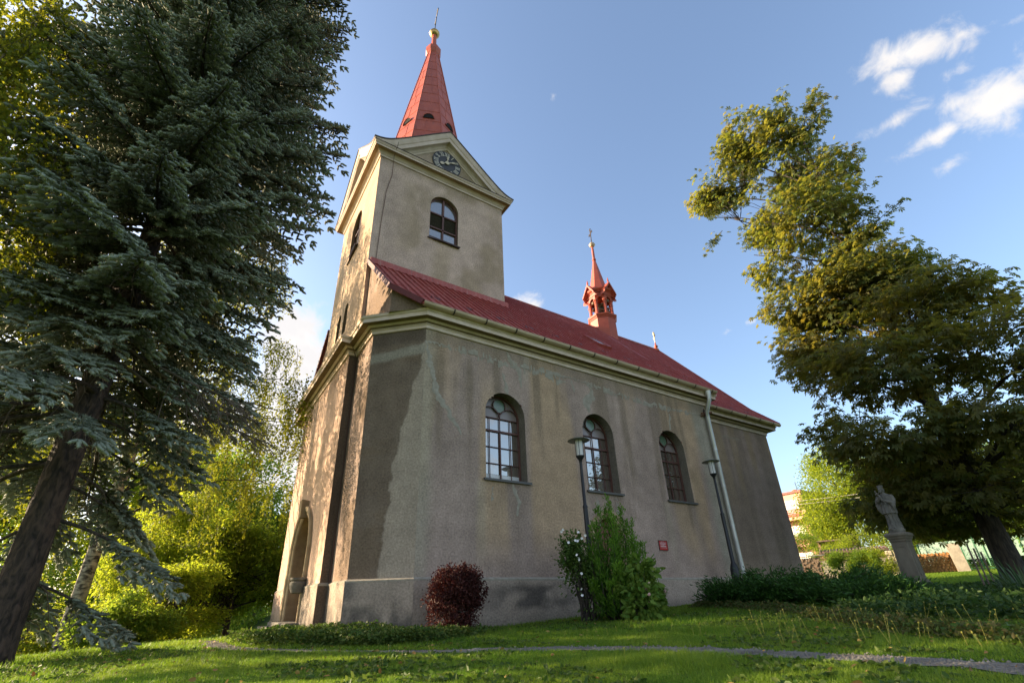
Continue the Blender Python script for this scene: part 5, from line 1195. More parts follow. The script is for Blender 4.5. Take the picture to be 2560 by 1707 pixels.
def thuja():
    g = np.random.default_rng(73); x, y = 3.84, -1.95; t = thing('thuja', 'bright green pointed thuja shrub with upright sprays', 'shrub', (x, y, Gz(x, y)))
    P = []; D_ = []; Sc = []; Rn = []; st = MB()
    lead = [(0, 0, 2.34), (-.26, .02, 2.10), (.24, -.05, 2.12), (.10, .16, 2.15), (-.12, -.18, 1.95), (.36, .05, 1.75), (-.38, -.04, 1.72), (.18, -.26, 1.80), (-.25, .2, 1.8), (.30, .22, 1.7), (-.45, .08, 1.35), (.46, -.08, 1.35), (.05, -.40, 1.45), (-.3, -.3, 1.4), (.32, -.32, 1.35), (-.48, -.12, 1.0), (.50, .1, 1.05), (-.1, -.48, 1.05), (.25, -.46, .98), (-.35, -.4, .95), (0, .42, 1.4), (.4, .33, 1.2), (-.4, .33, 1.2), (-.44, -.3, .62), (.48, -.26, .62), (.1, -.52, .6), (-.2, -.5, .7), (.3, -.5, .55), (-.55, .0, .65), (.55, .05, .7), (-.42, -.42, .42), (0, -.55, .38), (.42, -.45, .4)]
    for lx, ly, h in lead:
        lx *= 1.36; ly *= 1.36; h *= 1.05; lt_ = g.uniform(-.15, .25)
        st.tube([(lx*.35, ly*.35, 0), (lx*.9, ly*.9, h*.5), (lx, ly, h*.97)], [.02, .012, .003], 5, cap=False)
        for k in range(120):
            f = g.uniform(.03, 1)**.8; c = np.array((lx*(.45 + .55*f), ly*(.45 + .55*f), h*f)); a = g.uniform(0, 6.28); o = np.array((math.cos(a), math.sin(a), 0)); rr = (.165 + .07*max(0, .6 - f))*(1.12 - f)**.6
            q0 = c + o*rr*g.uniform(.35, 1); L = g.uniform(.10, .20)*(1 - .3*f)
            for j in range(5):
                d = unit(o*.35 + np.array((0, 0, 1.)) + g.normal(size=3)*.22); P.append(q0 + d*L*j/5 + g.normal(size=3)*.012); D_.append(d + g.normal(size=3)*.30); Sc.append(g.uniform(.05, .085)); Rn.append(np.clip(.02 + .55*f + lt_ + g.normal()*.16, 0, 1))
    st.build('stems', M['bark_dark'], t)
    tpl = (np.array([(0, 0, 0), (.16, .35, .02), (.10, .75, 0), (0, 1, 0), (-.10, .75, 0), (-.16, .35, .02)]), np.array([(0, 1, 2, 3), (0, 3, 4, 5)]))
    foliage('foliage', tpl, np.array(P), np.array(D_), np.array(Sc), M['thuja'], t, np.array(Rn), None, g)
thuja()
t = simple_shrub('leafy_shrub', 'broad leaved light green shrub with faded pink flower heads in front of the thuja', 'bush', 3.62, -2.70, [(0, 0, .58, .34, .34, .42), (.10, -.05, .86, .28, .28, .32), (.22, .1, .45, .36, .34, .36), (-.05, -.1, .32, .34, .3, .28), (.45, .2, .30, .28, .25, .24), (.1, 0, .18, .45, .35, .16)], 'hydrangea', OVAL, 430, 4, .125, .06, 74, 9, .0, 3.0, .35, droop=.25, squash=.7)
for k in range(7):
    p = np.array((g.normal()*.22 + .06, -.30 + g.normal()*.08, .25 + .6*g.random())); fl = MB()
    for q in range(16):
        d = unit(g.normal(size=3)); c = p + d*.028; fr_ = frames(d[None])[0]; fl.add([tuple(c + fr_[:, 0]*.014), tuple(c + fr_[:, 2]*.014), tuple(c - fr_[:, 0]*.014), tuple(c - fr_[:, 2]*.014)], [(0, 1, 2, 3)])
    fl.build('flower_head', M['pink_petal'], t)
simple_shrub('low_bush', 'small yellowish low bush at the foot of the church wall', 'bush', 5.1, -1.55, [(0, 0, .16, .36, .26, .17)], 'cover', OVAL, 260, 6, .05, .05, 75, 6)

# low junipers, statue bed, corner bed
JG = 'dark junipers below the second lamp'
for k, (jx, jy, r, h, lab) in enumerate(((7.55, -2.1, .85, .52, 'spreading dark green juniper below the second lamp post'), (7.6, -3.2, 1.0, .62, 'largest spreading dark juniper in the middle of the bed'), (7.5, -4.5, 1.0, .56, 'spreading dark juniper beside the sword leaved clump'), (6.9, -5.4, .9, .42, 'lowest dark juniper at the right end of the row'))):
    g = np.random.default_rng(80 + k); t = thing('juniper', lab, 'shrub', (jx, jy, Gz(jx, jy)), 0, JG); P = []; D_ = []; Sc = []; st = MB()
    for q in range(150):
        a = g.uniform(0, 6.28); l = r*g.uniform(.45, 1.05); hh = 1.32*h*g.uniform(.35, 1.05)*(1.1 - .35*l/r); d = np.array((math.cos(a), math.sin(a), 0))
        if q % 3 == 0: st.tube([(0, 0, .05), tuple(d*l*.5 + np.array((0, 0, hh*.75))), tuple(d*l + np.array((0, 0, hh)))], [.012, .008, .003], 4, cap=False)
        for j in range(52):
            f = .3 + .75*g.random(); p = d*l*f + np.array((0, 0, hh*min(1, f*1.25) - .05 + .06*(f > 1))) + g.normal(size=3)*np.array((.075, .075, .04)); P.append(p); D_.append(d*.9 + np.array((0, 0, .45)) + g.normal(size=3)*.45); Sc.append(g.uniform(.07, .13))
    P = np.array(P); P[:, 2] = np.maximum(P[:, 2], .02); st.build('stems', M['bark_dark'], t); foliage('foliage', (np.array([(0, 0, 0), (.13, .4, .02), (0, 1, 0), (-.13, .4, .02)]), np.array([(0, 1, 2, 3)])), P, np.array(D_), np.array(Sc), M['juniper'], t, None, None, g)
def sword_clump(label, x, y, n, h, lean, seed, rad=.18, w=.03):
    g = np.random.default_rng(seed); t = thing('sword_leaved_plant', label, 'plant', (x, y, Gz(x, y)), 0, 'sword leaved plants in the statue bed'); V = []; F = []; rn = []
    for k in range(n):
        a = g.uniform(0, 6.28); d = np.array((math.cos(a), math.sin(a), 0)); s = np.array((-d[1], d[0], 0)); p = d*rad*g.random()**.5; L = h*g.uniform(.6, 1.1); ln = lean*g.uniform(.1, 1.2); b = len(V)
        for i in range(6):
            u = i/5; q = p + d*L*ln*u**2.0 + np.array((0, 0, L*(u - .30*ln*u**3))); ww = w*(.7 + .5*u)*(1 - u**3)
            V += [q - s*ww*.5, q + s*ww*.5]
        F += [(b + 2*i, b + 2*i + 1, b + 2*i + 3, b + 2*i + 2) for i in range(5)]; rn += [g.random()]*5
    npmesh('leaves', np.array(V), np.array(F), M['iris'], t, rnd=rn)
sword_clump('upright sword leaved clump left of the statue pedestal', 9.3, -4.55, 46, .72, .35, 91)
sword_clump('low arching sword leaved clump in front of the statue pedestal', 9.6, -5.1, 40, .5, .7, 92)
sword_clump('large arching sword leaved clump below the chestnut trunk', 8.3, -7.2, 85, .72, .75, 93, .35)
sword_clump('arching sword leaved clump cut by the right edge of the view', 7.7, -7.75, 60, .6, .9, 94, .3)
def leaf_bed(name, label, cat, fn, n, leaf, size, hmax, seed, tpl=OVAL, up_=.35, kind='stuff'):
    """fn(g, n) gives x, y and a relative height 0..1"""
    g = np.random.default_rng(seed); x, y, k = fn(g, n); u = g.random(len(x))**.6; z = G(x, y) + hmax*k*u + .01
    P = np.stack([x, y, z], -1); dirs = g.normal(size=(len(x), 3))*np.array((1, 1, .45)) + np.array((0, 0, up_))
    o = foliage(name, tpl, P, dirs, size*g.uniform(.6, 1.3, len(x)), M[leaf], None, None, None, g); tag(o, label, cat, None, kind)
def poly_sample(P, g, n):
    P = np.array(P, float); lo, hi = P.min(0), P.max(0); q = lo + (hi - lo)*g.random((n*3, 2)); ins = np.zeros(len(q), bool); j = len(P) - 1
    for i in range(len(P)):
        c = ((P[i, 1] > q[:, 1]) != (P[j, 1] > q[:, 1])) & (q[:, 0] < (P[j, 0] - P[i, 0])*(q[:, 1] - P[i, 1])/(P[j, 1] - P[i, 1] + 1e-12) + P[i, 0]); ins ^= c; j = i
    return q[ins][:n]
def corner_bed(g, n):
    q = poly_sample([(-3.0, 2.3), (-2.75, .55), (-1.6, -1.25), (-.4, -2.0), (.9, -1.5), (.6, -.1), (-.05, -.08), (-1.12, .95), (-1.14, 2.3), (-1.4, 3.3), (-2.4, 3.6)], g, n)
    return q[:, 0], q[:, 1], np.clip(.30 + 1.0*(fbm(q[:, 0]*1.6, q[:, 1]*1.6, 5, 4) - .25), .08, 1.1)
leaf_bed('ground_cover', 'leafy green ground cover at the foot of the west front', 'ground cover', corner_bed, 15000, 'cover', .062, .36, 95)
def statue_bed(g, n):
    q = poly_sample([(5.2, -5.4), (4.3, -6.6), (4.2, -8.6), (6.5, -9.0), (9.5, -7.6), (13.2, -5.2), (13.0, -3.9), (9.5, -4.2), (7.5, -5.3)], g, n)
    return q[:, 0], q[:, 1], np.clip(.4 + .9*(fbm(q[:, 0]*1.4, q[:, 1]*1.4, 6, 4) - .3), .1, 1.1)
leaf_bed('ground_cover', 'dark leafy ground cover in the bed before the statue', 'ground cover', statue_bed, 15000, 'bed', .075, .34, 96)
def border_fn(g, n):
    P = np.array(BORDERS); i = g.integers(0, len(P) - 1, n); f = g.random(n)[:, None]; c = P[i]*(1 - f) + P[i + 1]*f; o = g.normal(size=(n, 2))*.11; q = c + o
    return q[:, 0], q[:, 1], np.exp(-(o**2).sum(1)/.03)*np.clip(.3 + fbm(q[:, 0]*2, q[:, 1]*2, 7, 3), .2, 1.2)
leaf_bed('border_plants', 'creeping reddish green border plants edging the lawn', 'ground cover', border_fn, 9000, 'cotoneaster', .050, .20, 97)

# ---------------------------------------------------------------- lawn
def lawn():
    g = np.random.default_rng(100); B = []
    for r0, r1, n in ((3.4, 5.5, 24000), (5.5, 9, 30000), (9, 17, 24000), (17, 40, 12000)):
        a = R(g.uniform(3, 112, n)) if r0 < 17 else R(g.uniform(8, 30, n)); r = np.sqrt(g.uniform(r0**2, r1**2, n)); B.append(np.stack([CAM[0] + r*np.cos(a), CAM[1] + r*np.sin(a), r], -1))
    q = np.concatenate(B); x, y, r = q.T
    poly = np.array(OUT); keep = ~((x > -1.2) & (x < 17.3) & (y > .02) & (y < 10.7)) 
    dp_ = polydist(x, y, PATHS); keep &= dp_ > .06 + .32*fbm(x*2.6, y*2.6, 12, 3)
    x, y, r = x[keep], y[keep], r[keep]; m = len(x)
    hgt = (.016 + .040*fbm(x*.9, y*.9, 15, 4))*(1 + .5*(fbm(x*.3, y*.3, 16, 2) > .55))*g.uniform(.6, 1.5, m)*np.clip(r/7, .9, 1.6)
    nb = 8; V = np.zeros((m, nb, 3, 3)); a = g.uniform(0, 6.28, (m, nb)); l = g.uniform(.2, 1.1, (m, nb)); sp = .035*np.clip(r/6, .8, 3)[:, None]
    bx_ = x[:, None] + g.normal(size=(m, nb))*sp; by_ = y[:, None] + g.normal(size=(m, nb))*sp; bz = np.repeat(G(x, y)[:, None], nb, 1) - .004
    w = .0028*np.clip(r/4.5, 1, 3.2)[:, None]*np.ones((1, nb)); h = hgt[:, None]*g.uniform(.5, 1.2, (m, nb))
    V[:, :, 0] = np.stack([bx_ - np.sin(a)*w, by_ + np.cos(a)*w, bz], -1); V[:, :, 1] = np.stack([bx_ + np.sin(a)*w, by_ - np.cos(a)*w, bz], -1)
    V[:, :, 2] = np.stack([bx_ + np.cos(a)*l*h, by_ + np.sin(a)*l*h, bz + h], -1)
    tint = np.clip(1.1*(fbm(x*1.3, y*1.3, 18, 5)[:, None] - .5) + .25 + .55*g.random((m, nb)), 0, 1)
    tag(npmesh('grass', V.reshape(-1, 3), np.arange(m*nb*3).reshape(-1, 3), M['grass'], rnd=tint.ravel()), 'short green lawn grass around the church', 'grass', None, 'stuff')
    # broad-leaved lawn weeds
    n = 5200; a = R(g.uniform(6, 104, n)); r = np.sqrt(g.uniform(3.6**2, 12**2, n)); x = CAM[0] + r*np.cos(a); y = CAM[1] + r*np.sin(a); k = (fbm(x*.8, y*.8, 19, 3) > .5) & (polydist(x, y, PATHS) > .35) & ~((x > -1.3) & (y > -.1)); x, y = x[k], y[k]; m = len(x)*5
    X = np.repeat(x, 5) + g.normal(size=m)*.02; Y = np.repeat(y, 5) + g.normal(size=m)*.02; d = g.normal(size=(m, 3))*np.array((1, 1, .2)) + np.array((0, 0, .3))
    tag(foliage('lawn_weeds', OVAL, np.stack([X, Y, G(X, Y) + .02], -1), d, g.uniform(.03, .075, m), M['cover'], None, None, None, g), 'small broad leaved weeds growing in the lawn', 'weeds', None, 'stuff')
    n = 420; a = R(g.uniform(8, 104, n)); r = np.sqrt(g.uniform(3.8**2, 13**2, n)); x = CAM[0] + r*np.cos(a); y = CAM[1] + r*np.sin(a); k = ~((x > -1.3) & (y > -.1)); x, y = x[k], y[k]; m = len(x)
    tag(foliage('fallen_leaves', OVAL, np.stack([x, y, G(x, y) + .035], -1), g.normal(size=(m, 3))*np.array((1, 1, .25)), g.uniform(.03, .075, m), mat_leaf('fallen_leaf', (.20, .10, .03), (.34, .24, .07), (.2, .1, .03), (.3, .2, .05), .1), None, None, None, g), 'yellow and brown fallen leaves scattered on the lawn', 'leaves', None, 'stuff')
    P = np.array(PATHS); n = 3600; i = g.integers(0, len(P) - 1, n); f = g.random(n)[:, None]; c = P[i]*(1 - f) + P[i + 1]*f; d = P[i + 1] - P[i]; d = d/np.linalg.norm(d, axis=1)[:, None]
    q = c + np.stack([d[:, 1], -d[:, 0]], -1)*g.normal(size=(n, 1))*.115; x, y = q.T
    TET = (np.array([(-.5, -.4, 0), (.5, -.5, 0), (.1, .6, 0), (0, 0, .6)]), np.array([(0, 1, 3), (1, 2, 3), (2, 0, 3)]))
    tag(foliage('path_stones', TET, np.stack([x, y, G(x, y) + .006], -1), np.stack([g.normal(size=n), g.normal(size=n), np.zeros(n)], -1), g.uniform(.012, .034, n), mat('path_stone', (.27, .25, .215), .95, scale=2.5, c2=(.10, .09, .075)), None, None, np.zeros(n), g), 'small loose grey stones on the gravel path', 'gravel', None, 'stuff')
lawn()
def dandelions():
    g = np.random.default_rng(110); protos = []
    for k in range(5):
        mb = MB(); h = .11 + .03*k; bx_ = g.normal()*.04; mb.tube([(0, 0, 0), (bx_*.5, .01, h*.5), (bx_, .02, h)], [.0026, .0022, .0020], 5); mb.lathe([(.0, -.010), (.007, -.004), (.009, .006), (.003, .012), (0, .013)], (bx_, .02, h), 7)
        protos.append(mb.v and mb)
    meshes = []
    for k in range(110):
        if k < 78: a, r = g.uniform(13, 33), g.uniform(6.3, 9.6)
        else: a, r = g.uniform(34, 78), g.uniform(5.5, 8.6)
        x, y = at(a, r)
        if polydist(np.array([x]), np.array([y]), PATHS)[0] < .4: continue
        i = k % 5
        if i < len(meshes): o = bpy.data.objects.new('hawkbit_flower', meshes[i]); COL.objects.link(o)
        else: o = protos[i].build('hawkbit_flower', M['dandelion']); meshes.append(o.data)
        o.location = (x, y, Gz(x, y)); o.rotation_euler = (g.normal()*.1, g.normal()*.1, g.uniform(0, 6.28)); s = 1.0 if k < 78 else .62; o.scale = (s, s, s)
        tag(o, 'thin yellow wild flower stalk standing in the lawn', 'flower', 'wild flower stalks in the lawn')
dandelions()

# ---------------------------------------------------------------- park lamps
def lamp(label, x, y, zt):
    z0 = Gz(x, y) - .05; t = thing('street_lamp', label, 'lamp', (x, y, z0), 0, 'lamp posts by the church'); H = zt - z0
    MB().lathe([(.045, 0), (.045, .42), (.10, .46), (.125, .55), (.135, .75), (.125, .92), (.09, 1.04), (.058, 1.10), (.055, H*.58), (.062, H*.58 + .005), (.062, H*.58 + .04), (.040, H*.58 + .08), (.036, H - .66), (.036, H - .63)], n=20).build('pole', M['black_paint'], t, smooth=True, auto=35)
    q = .80; Q = lambda pr: [(r*q, H + (z - H)*q) for r, z in pr]
    MB().lathe(Q([(.045, H - .82), (.055, H - .74), (.10, H - .68), (.135, H - .62), (.135, H - .60), (.02, H - .60)]), n=22).build('lamp_base', M['black_paint'], t, smooth=True, auto=35)
    MB().lathe(Q([(.105, H - .60), (.108, H - .40), (.118, H - .10), (.118, H - .09), (.0, H - .09)]), n=24).build('lamp_shade', M['opal'], t, smooth=True, auto=35)
    st = MB()
    for k in range(4): a = R(45 + 90*k); st.bar((.112*q*math.cos(a), .112*q*math.sin(a), H - .61*q), (.124*q*math.cos(a), .124*q*math.sin(a), H - .08*q), .009)
    st.build('stays', M['black_paint'], t)
    MB().lathe(Q([(.0, H - .095), (.34, H - .11), (.35, H - .105), (.34, H - .098), (.16, H - .03), (.06, H - .002), (.0, H)]), n=32).build('lamp_cap', M['lamp_cap'], t, smooth=True, auto=50)
x, y = at(47.75, 11.7); lamp('black lamp post behind the thuja with flat disc cap', x, y, CAM[2] + 11.7*math.tan(R(17.6)))
x, y = at(33.2, 16.9); lamp('black lamp post next to the zinc downpipe', x, y, CAM[2] + 16.9*math.tan(R(13.57)))

# ---------------------------------------------------------------- statue and pedestal
def statue():
    px, py = at(19.0, 19.0); z0 = Gz(px, py) - .05
    D = 19.0; zt = CAM[2] + D*math.tan(R(4.68)) - z0; zf = CAM[2] + D*math.tan(R(8.88)) - z0
    p = thing('pedestal', 'tall sandstone pedestal with moulded cap and carved panels', 'pedestal', (px, py, z0))
    def sq(prof): return MB().lathe([(r*.69*math.sqrt(2), z) for r, z in prof], n=4, rot=R(45))
    sq([(.42, 0), (.42, .34), (.38, .38), (.36, .44)]).build('base', M['pedestal_stone'], p, bevel=.01)
    sq([(.315, .44), (.29, zt - .26)]).build('shaft', M['pedestal_stone'], p, bevel=.012)
    pn = MB()
    for rz in (0, 90, 180, 270):
        m = Matrix.Rotation(R(rz), 3, 'Z'); q = lambda a, z, o: m @ Vector((a, -(.3145 - .025*(z - .44)/(zt - .70))*.69 - o, z)); w, za, zb = .135, .60, zt - .40
        for a_, b_ in (((-w, za), (-w, zb)), ((w, za), (w, zb)), ((-w, zb), (w, zb)), ((-w, za), (-.10, za)), ((w, za), (.10, za)), ((-.10, za), (-.07, za - .06)), ((.10, za), (.07, za - .06)), ((-.07, za - .06), (.07, za - .06))): pn.bar(q(*a_, .004), q(*b_, .004), .018, .018)
    pn.build('panel_frame', M['pedestal_stone'], p)
    sq([(.30, zt - .26), (.31, zt - .24), (.31, zt - .20), (.35, zt - .17), (.36, zt - .13), (.40, zt - .10), (.40, zt - .05), (.33, zt)]).build('cap', M['pedestal_stone'], p, bevel=.008)
    # the saint: one continuous stone body, turned towards the west, head bowed over the cross
    H = zf - zt; s = H/1.78
    st = thing('statue', 'weathered stone statue of a robed saint cradling a crucifix', 'statue', (px, py, z0 + zt), R(172)); b = MB(); n = 40
    def ring(z, rx, ry, cx=0, cy=0, fold=0, k=9, ph=0.0): return (z*s, rx*s, ry*s, cx*s, cy*s, fold, k, ph)
    # local +x is the way he faces
    prof = [ring(-.01, .24, .25), ring(.10, .25, .26, 0, 0, .08, 5), ring(.16, .21, .22, 0, 0, .05, 7), ring(.17, .235, .225, -.02, 0, .10, 9), ring(.35, .20, .20, -.02, 0, .13, 9, .3), ring(.55, .18, .185, .0, 0, .12, 9, .6), ring(.68, .19, .20, .01, 0, .10, 9, .8),
            ring(.69, .235, .245, .02, 0, .12, 11, .2), ring(.85, .215, .23, .02, 0, .12, 11, .4), ring(1.0, .19, .215, .02, 0, .09, 11, .6), ring(1.06, .185, .22, .01, 0, .05, 7), ring(1.07, .22, .265, -.02, 0, .06, 7), ring(1.25, .19, .26, -.03, 0, .05, 7), ring(1.38, .145, .215, -.02, 0, .03, 5), ring(1.45, .085, .10, .01, 0), ring(1.49, .06, .065, .03, 0), ring(1.55, .058, .06, .05, 0)]
    B0 = len(b.v)
    for z, rx, ry, cx, cy, f, k, ph in prof:
        for q in range(n):
            a = 6.2832*q/n; m = 1 + f*math.sin(k*a + ph) + .5*f*math.sin(2*k*a + 1.3 + ph); b.v.append((cx + rx*m*math.cos(a), cy + ry*m*math.sin(a), z))
    for i in range(len(prof) - 1):
        for q in range(n): b.f.append((B0 + i*n + q, B0 + i*n + (q + 1) % n, B0 + (i + 1)*n + (q + 1) % n, B0 + (i + 1)*n + q))
    b.f.append(tuple(B0 + q for q in range(n))[::-1]); b.f.append(tuple(B0 + (len(prof) - 1)*n + q for q in range(n)))
    def ball(c, r, sx=1, sy=1, sz=1): b.lathe([(0, -r*sz*s)] + [(r*s*math.cos(R(q)), r*sz*s*math.sin(R(q))) for q in range(-70, 71, 20)] + [(0, r*sz*s)], tuple(np.array(c)*s), 16, 0, sx, sy)
    ball((.075, 0, 1.62), .098, 1.05, .86, 1.2)                                   # head
    b.tube([tuple(np.array(v)*s) for v in ((.155, 0, 1.655), (.195, 0, 1.615), (.165, 0, 1.595))], [.014*s, .020*s, .012*s], 8)      # nose
    ball((.135, 0, 1.535), .060, .9, .9, .9)                                      # bearded chin
    for sg_ in (-1, 1): ball((.055, sg_*.088, 1.615), .026, .7, .5, 1.2); ball((.15, sg_*.035, 1.648), .015)
    ball((.02, 0, 1.58), .10, .9, 1.0, 1.0)                                       # hair at the nape
    b.lathe([(.095*s, 0), (.115*s, .03*s), (.105*s, .085*s), (.04*s, .075*s), (0, .09*s)], tuple(np.array((.055, 0, 1.685))*s), 4, .78)  # biretta
    def arm(pts, r): b.tube([tuple(np.array(v)*s) for v in pts], [q*s for q in r], 12)
    arm([(-.02, .21, 1.36), (.02, .27, 1.18), (.08, .27, 1.04), (.20, .18, 1.10), (.27, .09, 1.17)], [.08, .085, .085, .065, .042])
    arm([(-.02, -.21, 1.36), (.03, -.27, 1.20), (.10, -.25, 1.08), (.21, -.14, 1.18), (.27, -.03, 1.26)], [.08, .085, .085, .065, .042])
    arm([(.12, .26, 1.05), (.13, .26, .92), (.12, .25, .80)], [.08, .07, .03]); arm([(.12, -.25, 1.05), (.13, -.25, .90), (.12, -.24, .76)], [.08, .07, .03])     # hanging sleeves
    for (hx, hy, hz, sd2) in ((.29, .07, 1.19, 1), (.29, -.01, 1.28, -1)):
        ball((hx, hy, hz), .042, 1.0, .7, 1.1)
        for q in range(4): arm([(hx + .02, hy - sd2*.01, hz - .03 + .02*q), (hx + .055, hy - sd2*.03, hz - .03 + .02*q), (hx + .045, hy - sd2*.058, hz - .03 + .02*q)], [.012, .011, .008])
        arm([(hx, hy - sd2*.02, hz + .03), (hx + .03, hy - sd2*.05, hz + .05)], [.013, .010])
    for sg_ in (-1, 1): ball((.17, sg_*.09, .15), .06, 1.5, .8, .7)               # shoes
    body = b.build('body', M['grey_stone'], st, smooth=True)
    rm = body.modifiers.new('fuse', 'REMESH'); rm.mode = 'VOXEL'; rm.voxel_size = .016*s; rm.use_smooth_shade = True
    c = MB(); P = lambda v: tuple(np.array(v)*s)
    c.bar(P((.27, .12, 1.02)), P((.36, -.08, 1.56)), .035*s); c.bar(P((.30, -.13, 1.40)), P((.37, .11, 1.47)), .035*s)
    c.tube([P((.345, -.02, 1.42)), P((.325, .03, 1.30)), P((.31, .07, 1.18))], [.030*s, .032*s, .015*s], 8); c.tube([P((.35, -.11, 1.44)), P((.352, -.02, 1.42)), P((.385, .08, 1.48))], [.012*s, .022*s, .012*s], 8)
    c.build('crucifix', M['grey_stone'], st, bevel=.004)
statue()

# ---------------------------------------------------------------- yard behind: shed, walls, firewood, gate, apartment house
def yard():
    g = np.random.default_rng(130)
    conc = mat('rough_pale_render', (.42, .37, .29), .95, scale=2.5, bump=.6, bscale=12, c2=(.26, .23, .18)); plank = mat('weathered_planks', (.34, .22, .12), .85, scale=3, c2=(.20, .12, .065), stretch=(1, .4, 8))
    tile = mat('old_roof_edge', (.20, .13, .10), .9, scale=6, c2=(.09, .06, .05)); green = mat('green_sheet', (.14, .25, .20), .5, var=.2); gate_m = mat('green_gate_paint', (.05, .20, .09), .5); log_m = mat('split_wood_ends', (.50, .26, .09), .9, scale=9, c2=(.22, .10, .035)); logb = mat('grey_wood_ends', (.30, .22, .15), .9, scale=30, c2=(.15, .10, .07))
    def P(az, D, el=None): x, y = at(az, D); return (x, y, CAM[2] + D*math.tan(R(el))) if el is not None else (x, y, Gz(x, y))
    # shed with plank front and overhanging roof
    a = Vector(P(25.5, 42)); b = Vector(P(20.0, 42)); a.z = b.z = min(a.z, b.z); d = (b - a).normalized(); L = (b - a).length; n = Vector((d.y, -d.x, 0)); n = n if n.dot(Vector((CAM[0], CAM[1], 0)) - a) > 0 else -n
    rz = math.atan2(d.y, d.x); h = CAM[2] + 42*math.tan(R(3.35)) - a.z
    sh = thing('shed', 'low shed with weathered plank front and rough tile edge half hidden by creeper', 'shed', tuple(a), rz)
    sgn = 1 if Vector((-d.y, d.x, 0)).dot(n) < 0 else -1      # local +y points away from the lawn when sgn is 1
    MB().box((L/2, sgn*1.2, h*.36), (L, 2.4, h*.72)).build('wall', conc, sh)
    pl = MB()
    for k in range(4): pl.box((L/2, -sgn*.02 + sgn*.02, h*.74 + k*.10), (L + .04, .04, .085), M=Matrix.Rotation(R(g.normal()*.4), 3, 'X'))
    pl.box((L/2, sgn*1.2, h*.86), (L - .1, 2.3, h*.27)); pl.build('plank_front', plank, sh)
    rf_ = MB()
    for k in range(int(L/.2)): rf_.tube([(.1 + .2*k, -sgn*.22, h + .05 + g.normal()*.01), (.1 + .2*k, sgn*2.5, h + .35)], .09, 8)
    rf_.build('roof', tile, sh)
    # lean-to roof further back
    c = P(24.4, 49, 4.35); lt = thing('lean_to', 'small red brown lean-to roof behind the shed', 'lean-to', (c[0], c[1], Gz(c[0], c[1])), R(110))
    hh = c[2] - Gz(c[0], c[1]); MB().box((0, 0, hh), (1.7, 1.2, .10), M=Matrix.Rotation(R(6), 3, 'X')).build('roof', tile, lt)
    [MB().box((sx*.75, sy*.45, hh/2), (.08, .08, hh - .05)).build('post', plank, lt) for sx in (-1, 1) for sy in (-1, 1)]
    # whitewashed wall behind the pedestal
    a = Vector(P(20.4, 40)); b = Vector(P(18.2, 40)); w = thing('stone_wall', 'short whitewashed rubble wall behind the statue pedestal', 'wall', tuple(a), math.atan2(b.y - a.y, b.x - a.x)); L = (b - a).length
    mb = MB()
    for i in range(9):
        for j in range(5): mb.box((L*(i + .5 + .25*(j % 2))/9.3, g.normal()*.02, .14 + .29*j), (L/9*.98, .3 + g.normal()*.03, .28), rz=g.normal()*.05)
    mb.build('stonework', mat('limewashed_rubble', (.52, .44, .33), .95, scale=5, bump=.5, c2=(.34, .28, .20)), w, bevel=.03)
    # firewood: each log a thing, lying between end posts
    def stack(azl, azr, D, e0, e1, m_, lab, grp, r):
        a = Vector(P(azl, D)); b = Vector(P(azr, D)); d = (b - a); L = d.length; d.normalize(); n = Vector((-d.y, d.x, 0)); z0 = min(a.z, b.z) - .02; z1 = CAM[2] + D*math.tan(R(e1)); meshes = []
        for k in range(5):
            mb = MB(); pr = [(r*g.uniform(.9, 1.12)*math.cos(t), r*g.uniform(.9, 1.12)*math.sin(t)) for t in np.linspace(0, 6.283, 8)[:-1]]; V = [(x, -.2, z) for x, z in pr] + [(x, .2, z) for x, z in pr]
            mb.add([(x*.86, -.215, z_*.86) for x, z_ in pr], [tuple(range(7))]); V = V; mb.add(V, [tuple(range(7)), tuple(range(7, 14))[::-1]] + [(i, i + 7, (i + 1) % 7 + 7, (i + 1) % 7) for i in range(7)]); me = bpy.data.meshes.new('log'); me.from_pydata(mb.v, [], mb.f); me.materials.append(m_); meshes.append(me)
        row = 0; z = z0 + r
        while z < z1 + g.normal()*.02:
            x = r*(1 + row % 2)
            while x < L:
                o = bpy.data.objects.new('firewood_log', meshes[g.integers(0, 5)]); COL.objects.link(o); o.location = tuple(a + d*x + n*g.uniform(-.06, .06) + Vector((0, 0, z - a.z))); o.rotation_euler = (0, g.uniform(0, 6.28), math.atan2(d.y, d.x)); tag(o, lab, 'log', grp); x += r*1.82
            row += 1; z += r*1.56
    stack(18.35, 15.85, 41, 1.3, 2.9, log_m, 'orange split log stacked right of the statue', 'orange firewood logs right of the statue', .098)
    stack(27.4, 25.55, 39.5, 1.7, 2.95, logb, 'greyish round log stacked beside the church corner', 'grey firewood logs by the church corner', .074)
    c = Vector(P(26.3, 39.5, 3.18)); MB_ = MB().box((0, 0, 0), (1.7, .7, .03), M=Matrix.Rotation(R(3), 3, 'Y')); lid = MB_.build('metal_sheet', M['zinc']); lid.location = c; lid.rotation_euler = (0, 0, R(116)); tag(lid, 'pale metal sheet covering the grey firewood', 'sheet')
    # concrete panel, green gate and fence
    a = Vector(P(15.65, 40.5)); o = MB().box((0, 0, .75), (.6, .14, 1.6), M=Matrix.Rotation(R(4), 3, 'Y')).build('concrete_slab', conc, bevel=.015); o.location = a; o.rotation_euler = (0, 0, R(106)); tag(o, 'upright pale concrete slab at the end of the orange firewood', 'slab')
    a = Vector(P(15.2, 41)); b = Vector(P(13.4, 41)); gt = thing('gate', 'green wire mesh gate next to the concrete slab', 'gate', tuple(a), math.atan2(b.y - a.y, b.x - a.x)); L = (b - a).length; mb = MB(); Hh = 2.0
